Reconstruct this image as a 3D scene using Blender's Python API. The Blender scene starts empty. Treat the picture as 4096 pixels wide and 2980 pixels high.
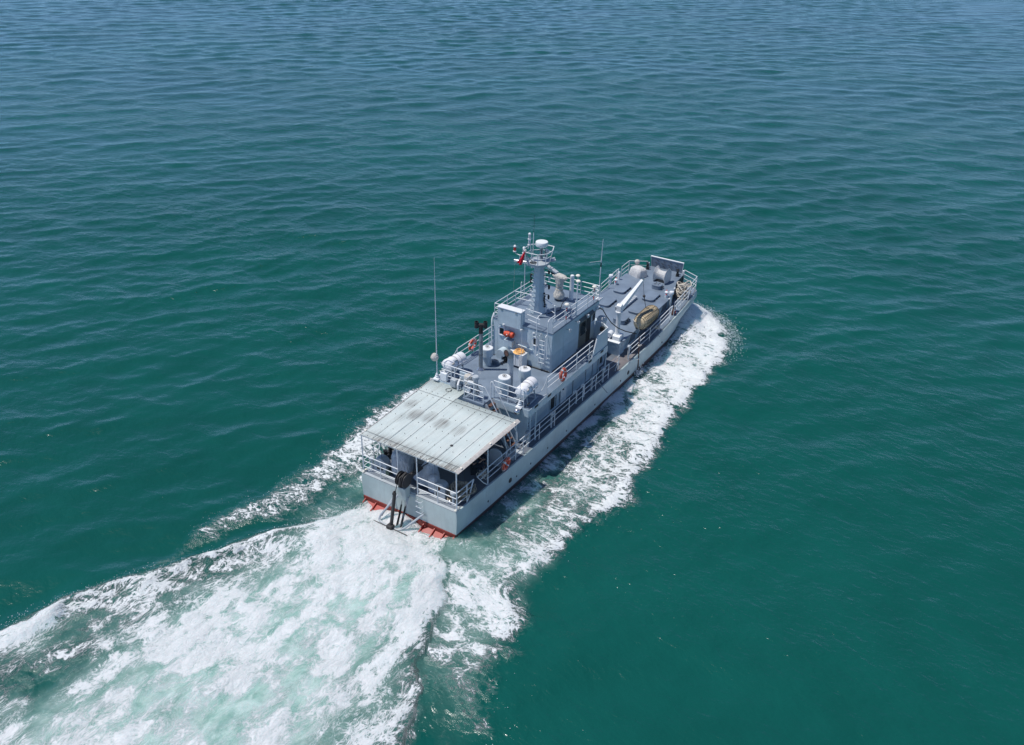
import bpy, bmesh, math, random
import numpy as np
from mathutils import Vector, Matrix, noise as mnoise

random.seed(7)
sc = bpy.context.scene
COL = sc.collection
PI = math.pi

# ------------------------------------------------------------------ camera
# world = ship axes: x forward, y to port, z up, waterline z = 0
CAM = Vector((-26.149, -21.848, 26.880))
TH, RO, PS = 0.50281, -0.02473, 0.55025
fw = Vector((math.cos(PS) * math.cos(TH), math.sin(PS) * math.cos(TH), -math.sin(TH)))
rt = Vector((math.sin(PS), -math.cos(PS), 0.0))
dn = fw.cross(rt)
rt2 = rt * math.cos(RO) + dn * math.sin(RO)
dn2 = -rt * math.sin(RO) + dn * math.cos(RO)
cam = bpy.data.cameras.new("camera")
cam.sensor_width = 36.0
cam.lens = 36.0 * 3427.82 / 4096.0
cam.clip_start = 0.5
cam.clip_end = 20000.0
camo = bpy.data.objects.new("camera", cam)
COL.objects.link(camo)
up2 = -dn2
bk = -fw
camo.matrix_world = Matrix(((rt2.x, up2.x, bk.x, CAM.x), (rt2.y, up2.y, bk.y, CAM.y), (rt2.z, up2.z, bk.z, CAM.z), (0, 0, 0, 1)))
sc.camera = camo

# ------------------------------------------------------------------ light
SUN_EL = math.radians(69.0)
SUN_H = Vector((-0.56, 0.83)).normalized()          # towards the sun, horizontal
SUN_AZ = math.atan2(SUN_H.y, SUN_H.x)
world = bpy.data.worlds.new("World")
sc.world = world
world.use_nodes = True
wn = world.node_tree
sky = wn.nodes.new("ShaderNodeTexSky")
sky.sky_type = 'NISHITA'
sky.sun_disc = False
sky.sun_elevation = SUN_EL
sky.sun_rotation = math.pi / 2 - SUN_AZ
sky.air_density = 0.35
sky.dust_density = 0.0
sky.ozone_density = 3.0
bg = wn.nodes["Background"]
bg.inputs[1].default_value = 0.15
wn.links.new(sky.outputs[0], bg.inputs[0])
sl = bpy.data.lights.new("sun", 'SUN')
sl.energy = 3.1
sl.angle = math.radians(0.53)
sl.color = (1.0, 0.965, 0.92)
so = bpy.data.objects.new("sun", sl)
COL.objects.link(so)
to_sun = Vector((SUN_H.x * math.cos(SUN_EL), SUN_H.y * math.cos(SUN_EL), math.sin(SUN_EL)))
so.rotation_euler = to_sun.to_track_quat('Z', 'Y').to_euler()
so.location = to_sun * 100

vs = sc.view_settings
vs.view_transform = 'Standard'
vs.look = 'None'
vs.exposure = 0.36
vs.gamma = 1.0
vs.use_curve_mapping = False
sc.render.engine = 'CYCLES'
sc.cycles.max_bounces = 6
sc.cycles.use_denoising = True
sc.cycles.sample_clamp_indirect = 6.0
sc.cycles.sample_clamp_direct = 5.0

# ------------------------------------------------------------------ materials
class NT:
    """small helper round a material's node tree"""
    def __init__(s, name):
        s.m = bpy.data.materials.new(name)
        s.m.use_nodes = True
        s.t = s.m.node_tree
        s.b = s.t.nodes["Principled BSDF"]
    def n(s, typ, **k):
        o = s.t.nodes.new(typ)
        for a, v in k.items():
            if a.startswith('i_'):
                o.inputs[a[2:].replace('_', ' ')].default_value = v
            else:
                setattr(o, a, v)
        return o
    def l(s, a, b):
        s.t.links.new(a, b)
    def noise(s, vec, scale, detail=4, rough=0.55, dist=0.0):
        o = s.n("ShaderNodeTexNoise")
        o.inputs['Scale'].default_value = scale
        o.inputs['Detail'].default_value = detail
        o.inputs['Roughness'].default_value = rough
        o.inputs['Distortion'].default_value = dist
        if vec is not None:
            s.l(vec, o.inputs['Vector'])
        return o.outputs[0]
    def mr(s, v, a, b, c=0.0, d=1.0, smooth=False):
        o = s.n("ShaderNodeMapRange")
        o.interpolation_type = 'SMOOTHSTEP' if smooth else 'LINEAR'
        s.l(v, o.inputs[0])
        for i, x in enumerate((a, b, c, d)):
            if hasattr(x, 'is_linked'):
                s.l(x, o.inputs[i + 1])
            else:
                o.inputs[i + 1].default_value = x
        return o.outputs[0]
    def ma(s, op, a, b=None):
        o = s.n("ShaderNodeMath")
        o.operation = op
        for i, x in enumerate((a, b)):
            if x is None:
                continue
            if hasattr(x, 'is_linked'):
                s.l(x, o.inputs[i])
            else:
                o.inputs[i].default_value = x
        return o.outputs[0]
    def mix(s, f, a, b):
        o = s.n("ShaderNodeMix")
        o.data_type = 'RGBA'
        for i, x in ((0, f), (6, a), (7, b)):
            if hasattr(x, 'is_linked'):
                s.l(x, o.inputs[i])
            elif i == 0:
                o.inputs[0].default_value = x
            else:
                o.inputs[i].default_value = (*x, 1.0)
        return o.outputs[2]
    def coord(s, scale=(1, 1, 1), rot=(0, 0, 0)):
        tc = s.n("ShaderNodeTexCoord")
        mp = s.n("ShaderNodeMapping")
        mp.inputs['Scale'].default_value = scale
        mp.inputs['Rotation'].default_value = rot
        s.l(tc.outputs['Object'], mp.inputs[0])
        return mp.outputs[0]
    def bump(s, h, strength, dist):
        o = s.n("ShaderNodeBump")
        o.inputs['Strength'].default_value = strength
        o.inputs['Distance'].default_value = dist
        s.l(h, o.inputs['Height'])
        s.l(o.outputs[0], s.b.inputs['Normal'])

def paint(name, col, rough=0.5, var=0.12, rust=0.0, dents=0.0, metal=0.0, streak=0.35, rustcol=(0.16, 0.07, 0.03), scuff=0.0):
    """weathered paint: blotchy colour, run-off streaks, optional rust and plate dents"""
    N = NT(name)
    c1 = N.coord()
    cs = N.coord((3.0, 3.0, 0.35))
    n1 = N.noise(c1, 0.9, 5, 0.6)
    n2 = N.noise(cs, 2.2, 5, 0.6)
    n3 = N.noise(c1, 14.0, 3, 0.6)
    f = N.mr(n1, 0.3, 0.7)
    dark = tuple(x * (1 - var * 1.6) for x in col)
    lite = tuple(min(0.9, x * (1 + var)) for x in col)
    c = N.mix(f, dark, lite)
    f2 = N.mr(n2, 0.5, 0.75, 0.0, streak)
    c = N.mix(f2, c, tuple(x * 0.72 for x in col))
    f3 = N.mr(n3, 0.55, 0.8, 0.0, 0.25)
    c = N.mix(f3, c, tuple(x * 0.8 for x in col))
    if scuff:
        n5 = N.noise(c1, 2.6, 8, 0.75, 0.4)
        c = N.mix(N.mr(n5, 0.62, 0.7, 0.0, scuff), c, tuple(min(0.8, x * 1.35 + 0.03) for x in col))
    if rust:
        n4 = N.noise(N.coord((1.6, 1.6, 0.5)), 2.5, 8, 0.7)
        c = N.mix(N.mr(n4, 0.66 - 0.12 * rust, 0.74, 0.0, min(1, rust * 1.4)), c, rustcol)
    N.l(c, N.b.inputs['Base Color'])
    N.b.inputs['Metallic'].default_value = metal
    r = N.mr(n1, 0.3, 0.7, rough - 0.08, rough + 0.1)
    N.l(r, N.b.inputs['Roughness'])
    if dents:
        nd = N.noise(c1, 1.6, 2, 0.5)
        N.bump(nd, dents, 0.05)
    return N.m

def plain(name, col, rough=0.6, metal=0.0, var=0.15, scale=8.0, bump=0.0):
    N = NT(name)
    n1 = N.noise(N.coord(), scale, 4, 0.6)
    c = N.mix(N.mr(n1, 0.3, 0.7), tuple(x * (1 - var) for x in col), tuple(min(0.92, x * (1 + var)) for x in col))
    N.l(c, N.b.inputs['Base Color'])
    N.b.inputs['Roughness'].default_value = rough
    N.b.inputs['Metallic'].default_value = metal
    if bump:
        N.bump(n1, bump, 0.02)
    return N.m

def canvas_mat(name, col):
    N = NT(name)
    c1 = N.coord()
    n1 = N.noise(c1, 5.0, 5, 0.6, 0.6)
    n2 = N.noise(N.coord((4, 4, 1.2)), 3.0, 4, 0.5, 1.0)
    c = N.mix(N.mr(n1, 0.3, 0.75), tuple(x * 0.8 for x in col), col)
    N.l(c, N.b.inputs['Base Color'])
    N.b.inputs['Roughness'].default_value = 0.85
    N.bump(n2, 0.9, 0.10)
    return N.m

M = {}
M['hull'] = paint("hull_paint", (0.49, 0.57, 0.555), 0.42, 0.09, rust=0.28, dents=0.22, streak=0.45)
M['house'] = paint("house_paint", (0.49, 0.585, 0.635), 0.45, 0.10, rust=0.13, dents=0.4, streak=0.45)
M['deck'] = paint("deck_paint", (0.172, 0.222, 0.285), 0.42, 0.13, rust=0.05, dents=0.06, streak=0.0, scuff=0.25)
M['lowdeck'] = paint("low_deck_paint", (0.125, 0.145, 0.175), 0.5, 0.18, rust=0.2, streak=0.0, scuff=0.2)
M['pinkdeck'] = paint("worn_deck_paint", (0.19, 0.175, 0.18), 0.6, 0.2, rust=0.3, streak=0.0, scuff=0.3)
M['white'] = paint("white_paint", (0.74, 0.76, 0.77), 0.4, 0.05, rust=0.05, streak=0.2)
M['rail'] = paint("rail_paint", (0.66, 0.69, 0.71), 0.4, 0.06, rust=0.05, streak=0.15)
M['red'] = paint("antifouling_red", (0.37, 0.03, 0.018), 0.5, 0.18, rust=0.25, streak=0.4, rustcol=(0.12, 0.045, 0.03))
M['boot'] = paint("boot_topping", (0.085, 0.05, 0.045), 0.55, 0.25, rust=0.3, streak=0.3)
M['shaded_red'] = paint('shaded_rusty_red', (0.22, 0.03, 0.02), 0.5, 0.2, rust=0.5, rustcol=(0.07, 0.03, 0.02))  # antifouling red with the transom's shade mixed into the colour, plus rust
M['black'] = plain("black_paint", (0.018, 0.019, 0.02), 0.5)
M['rubber'] = plain("black_rubber", (0.02, 0.02, 0.021), 0.75)
M['iron'] = paint("dark_iron", (0.035, 0.034, 0.036), 0.55, 0.2, rust=0.35, rustcol=(0.07, 0.035, 0.02))
M['green_iron'] = plain("dark_green_iron", (0.05, 0.09, 0.07), 0.5)
M['grey'] = paint("light_grey_paint", (0.42, 0.46, 0.49), 0.45, 0.08, rust=0.08)
M['galv'] = plain("galvanised_pipe", (0.27, 0.30, 0.31), 0.45, 0.3, 0.2, 6)
M['soot'] = plain("sooty_pipe", (0.03, 0.028, 0.027), 0.8)
M['raft'] = plain("raft_shell", (0.78, 0.78, 0.79), 0.35, 0, 0.04, 3)
M['canvas'] = canvas_mat("white_canvas", (0.72, 0.71, 0.69))
M['canvas_beige'] = canvas_mat("beige_canvas", (0.66, 0.63, 0.57))
M['canvas_grey'] = canvas_mat("grey_canvas", (0.72, 0.74, 0.77))
M['orange'] = plain("buoy_orange", (0.72, 0.095, 0.045), 0.5, 0, 0.1)
M['band'] = plain("reflective_band", (0.75, 0.76, 0.76), 0.4)
M['redbag'] = plain("orange_bag", (0.6, 0.07, 0.025), 0.6)
M['hose_orange'] = plain("orange_hose", (0.85, 0.48, 0.17), 0.5)
M['flag'] = plain("red_flag", (0.62, 0.01, 0.03), 0.75)
M['glass'] = plain("dark_glass", (0.02, 0.03, 0.035), 0.08)
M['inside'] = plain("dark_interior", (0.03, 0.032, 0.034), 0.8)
M['doorgrey'] = paint("weathered_door", (0.13, 0.14, 0.13), 0.5, 0.3, rust=0.35, rustcol=(0.2, 0.18, 0.15))
M['rope'] = plain("rope", (0.36, 0.31, 0.24), 0.9, 0, 0.35, 20, 0.4)
M['rope_pale'] = plain("pale_rope", (0.52, 0.48, 0.41), 0.9, 0, 0.35, 20, 0.4)
M['net'] = plain("fender_net", (0.10, 0.08, 0.05), 0.9, 0, 0.3, 20, 0.3)
M['fender'] = plain("woven_fender", (0.56, 0.45, 0.29), 0.85, 0, 0.3, 9, 0.5)
M['skin'] = plain("skin", (0.42, 0.24, 0.16), 0.55)
M['cloth'] = plain("dark_cloth", (0.03, 0.033, 0.045), 0.85)
M['hair'] = plain("hair", (0.012, 0.01, 0.009), 0.6)
M['chrome'] = plain("steel_fitting", (0.62, 0.62, 0.63), 0.25, 0.9, 0.1)
M['lamp'] = plain("lamp_lens", (0.55, 0.58, 0.6), 0.2)
M['redlamp'] = plain("red_lens", (0.5, 0.02, 0.02), 0.25)
M['print'] = plain("dark_print", (0.03, 0.03, 0.035), 0.7)
M['hazred'] = plain("signal_red", (0.6, 0.03, 0.03), 0.5)
M['rust'] = plain("rusty_steel", (0.12, 0.06, 0.045), 0.8, 0, 0.4)
M['cream'] = plain("cream_cap", (0.78, 0.74, 0.64), 0.45)

M['lap'] = plain('lap_dirt', (0.45, 0.445, 0.42), 0.7, 0, 0.35, 3)

def sheet_mat():
    """corrugated roof sheet: chalky blue-grey with soot stains and run-off towards the aft edge"""
    N = NT("corrugated_sheet")
    c1 = N.coord()
    base = N.mix(N.mr(N.noise(c1, 1.3, 5, 0.6), 0.3, 0.7), (0.52, 0.60, 0.595), (0.60, 0.665, 0.65))
    ln = N.noise(N.coord((0.4, 14.0, 1.0)), 1.5, 3, 0.5)
    c = N.mix(N.mr(ln, 0.45, 0.75, 0, 0.45), base, (0.43, 0.445, 0.425))
    sx = N.n("ShaderNodeSeparateXYZ")
    tc = N.n("ShaderNodeTexCoord")
    N.l(tc.outputs['Object'], sx.inputs[0])
    x, y = sx.outputs[0], sx.outputs[1]
    st = N.noise(N.coord((0.8, 1.7, 1.0)), 1.0, 4, 0.55, 0.3)
    ridge = N.noise(N.coord((0.6, 26.0, 1.0)), 1.0, 1, 0.5)
    # exhaust soot lies in a row of patches across the middle, run-off dirt along the aft edge
    tot = None
    for px, py, rx, ry, k in ((3.7, 2.6, 0.5, 0.32, 0.75), (3.0, 1.75, 0.55, 0.40, 0.9), (3.2, 1.0, 0.55, 0.34, 0.8), (3.05, 0.15, 0.5, 0.42, 1.0), (3.0, -0.95, 0.5, 0.34, 0.7), (2.4, 2.2, 0.5, 0.3, 0.35)):
        dx = N.ma('DIVIDE', N.ma('SUBTRACT', x, px), rx)
        dy = N.ma('DIVIDE', N.ma('SUBTRACT', y, py), ry)
        r2_ = N.ma('ADD', N.ma('MULTIPLY', dx, dx), N.ma('MULTIPLY', dy, dy))
        g = N.mr(r2_, 0.0, 1.5, k, 0.0, True)
        tot = g if tot is None else N.ma('MAXIMUM', tot, g)
    s1 = N.ma('MULTIPLY', tot, N.mr(st, 0.3, 0.55, 0.5, 1.0))
    aft = N.mr(x, 1.15, 0.15, 0, 1, True)
    s2 = N.ma('MULTIPLY', N.ma('MULTIPLY', N.mr(st, 0.30, 0.52, 0, 1.0, True), aft), N.mr(y, 3.0, 1.8, 0.2, 1.0))
    s = N.ma('MULTIPLY', N.ma('MAXIMUM', s1, s2), N.mr(ridge, 0.38, 0.6, 0.3, 0.95))
    c = N.mix(s, c, (0.135, 0.125, 0.115))
    N.l(c, N.b.inputs['Base Color'])
    N.b.inputs['Roughness'].default_value = 0.55
    return N.m
M['sheet'] = sheet_mat()
M['sheet_edge'] = plain("sheet_edge", (0.50, 0.47, 0.44), 0.6, 0, 0.15)

# ------------------------------------------------------------------ mesh helper
class MB:
    def __init__(s):
        s.v = []
        s.f = []
    def add(s, vs_, fs_):
        o = len(s.v)
        s.v += [tuple(p) for p in vs_]
        s.f += [tuple(i + o for i in q) for q in fs_]
        return s
    def box(s, c, d, rot=None):
        hx, hy, hz = d[0] / 2, d[1] / 2, d[2] / 2
        P = [Vector((x, y, z)) for z in (-hz, hz) for y in (-hy, hy) for x in (-hx, hx)]
        if rot is not None:
            P = [rot @ p for p in P]
        P = [p + Vector(c) for p in P]
        return s.add(P, [(0, 2, 3, 1), (4, 5, 7, 6), (0, 1, 5, 4), (2, 6, 7, 3), (0, 4, 6, 2), (1, 3, 7, 5)])
    def b2(s, a, b):
        return s.box([(a[i] + b[i]) / 2 for i in range(3)], [abs(b[i] - a[i]) for i in range(3)])
    def beam(s, p0, p1, w, h, up=(0, 0, 1)):
        p0, p1 = Vector(p0), Vector(p1)
        d = (p1 - p0)
        L = d.length
        d.normalize()
        u = Vector(up)
        sd = d.cross(u)
        if sd.length < 1e-4:
            sd = d.cross(Vector((1, 0, 0)))
        sd.normalize()
        u = sd.cross(d)
        R = Matrix((d, sd, u)).transposed()
        return s.box((p0 + p1) / 2, (L, w, h), R)
    def tube(s, pts, r, n=6, closed=False, caps=True):
        pts = [Vector(p) for p in pts]
        k = len(pts)
        rr = r if isinstance(r, (list, tuple)) else [r] * k
        rings = []
        prev = None
        for i, p in enumerate(pts):
            a = pts[(i - 1) % k] if (closed or i > 0) else p
            b = pts[(i + 1) % k] if (closed or i < k - 1) else p
            t1 = (p - a).normalized() if (p - a).length > 1e-9 else None
            t2 = (b - p).normalized() if (b - p).length > 1e-9 else None
            t = (t1 + t2) if (t1 and t2) else (t1 or t2 or Vector((0, 0, 1)))
            if t.length < 1e-6:
                t = t1
            t.normalize()
            if prev is None:
                u = Vector((0, 0, 1)) if abs(t.z) < 0.9 else Vector((1, 0, 0))
            else:
                u = prev
            u = (u - t * u.dot(t))
            if u.length < 1e-6:
                u = Vector((1, 0, 0)) - t * t.x
            u.normalize()
            prev = u
            w = t.cross(u)
            sc_ = 1.0
            if t1 and t2:
                cs = max(0.5, t.dot(t1))
                sc_ = 1.0 / cs
            rings.append([p + (u * math.cos(2 * PI * j / n) + w * math.sin(2 * PI * j / n)) * rr[i] * (sc_ if sc_ < 1.5 else 1.5) for j in range(n)])
        o = len(s.v)
        for rg in rings:
            s.v += [tuple(q) for q in rg]
        m = k if closed else k - 1
        for i in range(m):
            for j in range(n):
                a = o + i * n + j
                b = o + i * n + (j + 1) % n
                c = o + ((i + 1) % k) * n + (j + 1) % n
                d = o + ((i + 1) % k) * n + j
                s.f.append((a, b, c, d))
        if not closed and caps:
            s.f.append(tuple(o + j for j in range(n))[::-1])
            s.f.append(tuple(o + (k - 1) * n + j for j in range(n)))
        return s
    def cyl(s, p0, p1, r0, r1=None, n=16):
        return s.tube([p0, p1], [r0, r0 if r1 is None else r1], n)
    def lathe(s, prof, c=(0, 0, 0), n=20, axis='z'):
        o = len(s.v)
        c = Vector(c)
        for r, z in prof:
            for j in range(n):
                a = 2 * PI * j / n
                p = (r * math.cos(a), r * math.sin(a), z)
                if axis == 'x':
                    p = (p[2], p[0], p[1])
                elif axis == 'y':
                    p = (p[0], p[2], p[1])
                s.v.append(tuple(c + Vector(p)))
        k = len(prof)
        for i in range(k - 1):
            for j in range(n):
                s.f.append((o + i * n + j, o + i * n + (j + 1) % n, o + (i + 1) * n + (j + 1) % n, o + (i + 1) * n + j))
        s.f.append(tuple(o + j for j in range(n))[::-1])
        s.f.append(tuple(o + (k - 1) * n + j for j in range(n)))
        return s
    def ball(s, c, r, n=12, sq=(1, 1, 1)):
        o = len(s.v)
        m = max(6, n // 2)
        c = Vector(c)
        for i in range(1, m):
            th = PI * i / m
            for j in range(n):
                ph = 2 * PI * j / n
                s.v.append((c.x + r * sq[0] * math.sin(th) * math.cos(ph), c.y + r * sq[1] * math.sin(th) * math.sin(ph), c.z + r * sq[2] * math.cos(th)))
        t = len(s.v)
        s.v.append((c.x, c.y, c.z + r * sq[2]))
        s.v.append((c.x, c.y, c.z - r * sq[2]))
        for i in range(m - 2):
            for j in range(n):
                s.f.append((o + i * n + j, o + (i + 1) * n + j, o + (i + 1) * n + (j + 1) % n, o + i * n + (j + 1) % n))
        for j in range(n):
            s.f.append((t, o + j, o + (j + 1) % n))
            s.f.append((t + 1, o + (m - 2) * n + (j + 1) % n, o + (m - 2) * n + j))
        return s
    def prism(s, poly, off):
        """poly: 3-D points of a planar outline, extruded by off"""
        off = Vector(off)
        n = len(poly)
        P = [Vector(p) for p in poly] + [Vector(p) + off for p in poly]
        F = [tuple(range(n))[::-1], tuple(range(n, 2 * n))]
        F += [(i, (i + 1) % n, n + (i + 1) % n, n + i) for i in range(n)]
        return s.add(P, F)
    def loft(s, rings, cap=True):
        o = len(s.v)
        n = len(rings[0])
        for rg in rings:
            s.v += [tuple(p) for p in rg]
        for i in range(len(rings) - 1):
            for j in range(n):
                s.f.append((o + i * n + j, o + i * n + (j + 1) % n, o + (i + 1) * n + (j + 1) % n, o + (i + 1) * n + j))
        if cap:
            s.f.append(tuple(o + j for j in range(n))[::-1])
            s.f.append(tuple(o + (len(rings) - 1) * n + j for j in range(n)))
        return s
    def mesh(s, name, sharp=38):
        me = bpy.data.meshes.new(name)
        me.from_pydata(s.v, [], s.f)
        bm = bmesh.new()
        bm.from_mesh(me)
        bmesh.ops.recalc_face_normals(bm, faces=bm.faces)
        bm.to_mesh(me)
        bm.free()
        me.polygons.foreach_set('use_smooth', [True] * len(me.polygons))
        me.set_sharp_from_angle(angle=math.radians(sharp))
        return me
    def build(s, name, mat, parent=None, bev=0.0, sharp=38, loc=None):
        me = s.mesh(name, sharp)
        me.materials.append(M[mat] if isinstance(mat, str) else mat)
        o = bpy.data.objects.new(name, me)
        COL.objects.link(o)
        if parent is not None:
            o.parent = parent
        if loc is not None:
            o.location = loc
        if bev:
            b = o.modifiers.new("bevel", 'BEVEL')
            b.width = bev
            b.segments = 2
            b.limit_method = 'ANGLE'
            b.angle_limit = math.radians(40)
        return o

def thing(name, label, cat, loc=(0, 0, 0), rz=0.0, group=None, rot=None):
    o = bpy.data.objects.new(name, None)
    o.empty_display_size = 0.2
    COL.objects.link(o)
    o.location = loc
    o.rotation_euler = rot if rot else (0, 0, rz)
    o['label'] = label
    o['category'] = cat
    if group:
        o['group'] = group
    return o

def dup(root, loc=None, rot=None, label=None, parent=None):
    r = root.copy()
    COL.objects.link(r)
    if parent is not None:
        r.parent = parent
    if loc is not None:
        r.location = loc
    if rot is not None:
        r.rotation_euler = rot
    if label:
        r['label'] = label
    for ch in list(root.children):
        dup(ch, parent=r)
    return r

def lerp_tab(x, tab):
    return float(np.interp(x, [t[0] for t in tab], [t[1] for t in tab]))

def arc(c, r, a0, a1, n, plane='xz'):
    out = []
    for i in range(n + 1):
        a = a0 + (a1 - a0) * i / n
        u, v = r * math.cos(a), r * math.sin(a)
        if plane == 'xz':
            out.append((c[0] + u, c[1], c[2] + v))
        elif plane == 'yz':
            out.append((c[0], c[1] + u, c[2] + v))
        else:
            out.append((c[0] + u, c[1] + v, c[2]))
    return out

# ------------------------------------------------------------------ sea
WATER = (0.0035, 0.075, 0.061)

def water_base(N):
    c1 = N.coord()
    big = N.noise(c1, 0.035, 3, 0.5)
    mid = N.noise(c1, 0.35, 3, 0.55)
    f = N.ma('ADD', N.ma('MULTIPLY', big, 0.6), N.ma('MULTIPLY', mid, 0.4))
    col = N.mix(N.mr(f, 0.35, 0.65), tuple(x * 0.86 for x in WATER), tuple(x * 1.12 for x in WATER))
    az = PS + 0.38
    cr = N.coord((1.0, 0.6, 1.0), (0, 0, -az))       # ripples longer along the crests
    r1 = N.noise(cr, 1.7, 2, 0.5, 0.3)
    r2 = N.noise(cr, 5.5, 3, 0.6, 0.3)
    r0 = N.noise(cr, 0.75, 2, 0.5, 0.4)
    h = N.ma('ADD', N.ma('MULTIPLY', r1, 0.11), N.ma('MULTIPLY', r2, 0.045))
    h = N.ma('ADD', h, N.ma('MULTIPLY', r0, 0.10))
    # calm and ruffled patches
    patch = N.mr(N.noise(N.coord((1, 0.5, 1), (0, 0, -az)), 0.045, 4, 0.55), 0.35, 0.68, 0.35, 1.15)
    h = N.ma('MULTIPLY', h, patch)
    return col, h

def sea_material():
    N = NT("sea_water")
    col, h = water_base(N)
    N.l(col, N.b.inputs['Base Color'])
    N.b.inputs['Roughness'].default_value = 0.19
    N.b.inputs['IOR'].default_value = 1.333
    N.bump(h, 1.0, 1.0)
    return N.m

def wake_material():
    N = NT("wake_water")
    col, h = water_base(N)
    at = N.n("ShaderNodeAttribute"); at.attribute_name = "foam"
    aa = N.n("ShaderNodeAttribute"); aa.attribute_name = "aer"
    foam, aer = at.outputs['Fac'], aa.outputs['Fac']
    # warped coordinates so that the lace curls
    az_ = N.n("ShaderNodeAttribute"); az_.attribute_name = "wash"
    ca_ = N.coord((1.0, 0.62, 1.0), (0, 0, -0.35))
    cb_ = N.coord((0.85, 1.45, 1.0), (0, 0, 0.12))
    mx = N.n("ShaderNodeMix"); mx.data_type = 'VECTOR'
    N.l(az_.outputs['Fac'], mx.inputs[0]); N.l(ca_, mx.inputs[4]); N.l(cb_, mx.inputs[5])
    c0 = mx.outputs[1]
    wn_ = N.n("ShaderNodeTexNoise"); wn_.inputs['Scale'].default_value = 0.75; wn_.inputs['Detail'].default_value = 4
    N.l(c0, wn_.inputs['Vector'])
    wv = N.n("ShaderNodeVectorMath"); wv.operation = 'SUBTRACT'; wv.inputs[1].default_value = (0.5, 0.5, 0.5)
    N.l(wn_.outputs[1], wv.inputs[0])
    ws = N.n("ShaderNodeVectorMath"); ws.operation = 'SCALE'; ws.inputs[3].default_value = 1.5
    N.l(wv.outputs[0], ws.inputs[0])
    wa = N.n("ShaderNodeVectorMath"); wa.operation = 'ADD'
    N.l(c0, wa.inputs[0]); N.l(ws.outputs[0], wa.inputs[1])
    warp = wa.outputs[0]
    def lace(scale, w):
        v = N.n("ShaderNodeTexVoronoi"); v.feature = 'DISTANCE_TO_EDGE'; v.voronoi_dimensions = '2D'
        v.inputs['Scale'].default_value = scale
        N.l(warp, v.inputs['Vector'])
        return N.mr(v.outputs['Distance'], 0.0, w, 1.0, 0.0)
    def ridge(scale, det, e):
        r = N.noise(warp, scale, det, 0.6, 0.4)
        r = N.ma('ABSOLUTE', N.ma('SUBTRACT', N.ma('MULTIPLY', r, 2.0), 1.0))
        return N.ma('POWER', N.mr(r, 0.0, 0.5, 1.0, 0.0), e)
    l1 = lace(1.45, 0.30)
    l2 = lace(3.8, 0.34)
    r1 = ridge(1.5, 8, 3.0)
    r2 = ridge(4.2, 7, 3.0)
    fb = N.noise(warp, 0.8, 11, 0.68, 0.2)
    fbm = N.mr(fb, 0.30, 0.70, 0.0, 1.0)
    fine = N.noise(warp, 9.0, 6, 0.7)
    finer = N.mr(fine, 0.3, 0.7, -0.5, 0.5)
    web = N.ma('MAXIMUM', N.ma('MULTIPLY', l1, 0.85), N.ma('MAXIMUM', r1, N.ma('MULTIPLY', r2, 0.9)))
    web = N.ma('MAXIMUM', web, N.ma('MULTIPLY', l2, 0.75))
    ww = N.mr(aer, 0.2, 0.7, 0.56, 0.45)
    p = N.ma('ADD', N.ma('MULTIPLY', web, ww), N.ma('MULTIPLY', fbm, N.ma('SUBTRACT', 1.0, ww)))
    p = N.ma('ADD', p, N.ma('MULTIPLY', finer, 0.20))
    inv = N.ma('SUBTRACT', 0.97, N.ma('MULTIPLY', foam, 0.84))
    lo = N.ma('SUBTRACT', inv, 0.06)
    hi = N.ma('ADD', inv, N.ma('ADD', 0.09, N.ma('MULTIPLY', aer, 0.15)))
    mask = N.mr(p, lo, hi, 0.0, 1.0, True)
    gate = N.mr(foam, 0.02, 0.14, 0.0, 1.0)
    mask = N.ma('MULTIPLY', mask, gate)
    # bubbles under the surface: milky green, in drifting clouds
    an = N.mr(N.noise(c0, 0.7, 8, 0.62, 0.8), 0.28, 0.72, 0.55, 1.15)
    af = N.ma('MULTIPLY', aer, an)
    halo = N.ma('MULTIPLY', N.mr(p, N.ma('SUBTRACT', inv, 0.22), inv, 0, 0.14), gate)
    af = N.ma('MINIMUM', N.ma('ADD', af, halo), 1.0)
    milk = N.mix(N.mr(fbm, 0.2, 0.9), (0.29, 0.49, 0.43), (0.62, 0.75, 0.72))
    c = N.mix(af, col, milk)
    fcol = N.mix(N.mr(fine, 0.3, 0.7), (0.60, 0.65, 0.655), (0.79, 0.815, 0.82))
    c = N.mix(mask, c, fcol)
    # light spreads inside the bubbly water, so shadows on it are soft
    N.b.subsurface_method = 'BURLEY'
    N.b.inputs['Subsurface Radius'].default_value = (0.5, 1.0, 0.95)
    N.b.inputs['Subsurface Scale'].default_value = 1.0
    N.l(N.ma('MULTIPLY', N.mr(aer, 0.06, 0.3, 0.0, 1.0, True), N.mr(mask, 0, 1, 1.0, N.mr(aer, 0.45, 0.75, 0.8, 0.5))), N.b.inputs['Subsurface Weight'])
    N.l(c, N.b.inputs['Base Color'])
    N.l(N.mr(mask, 0.0, 1.0, 0.2, 0.8), N.b.inputs['Roughness'])
    N.l(N.mr(mask, 0.0, 1.0, 0.5, 0.1), N.b.inputs['Specular IOR Level'])
    N.b.inputs['IOR'].default_value = 1.333
    wet = N.ma('MULTIPLY', foam, gate)
    hb = N.ma('ADD', N.ma('MULTIPLY', h, N.mr(mask, 0, 1, 1, 0.3)), N.ma('MULTIPLY', N.ma('MULTIPLY', fb, wet), 0.34))
    hb = N.ma('ADD', hb, N.ma('MULTIPLY', N.ma('MULTIPLY', fine, wet), 0.05))
    hb = N.ma('ADD', hb, N.ma('MULTIPLY', N.ma('MULTIPLY', r1, wet), 0.035))
    N.bump(hb, 1.0, 1.0)
    return N.m

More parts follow.
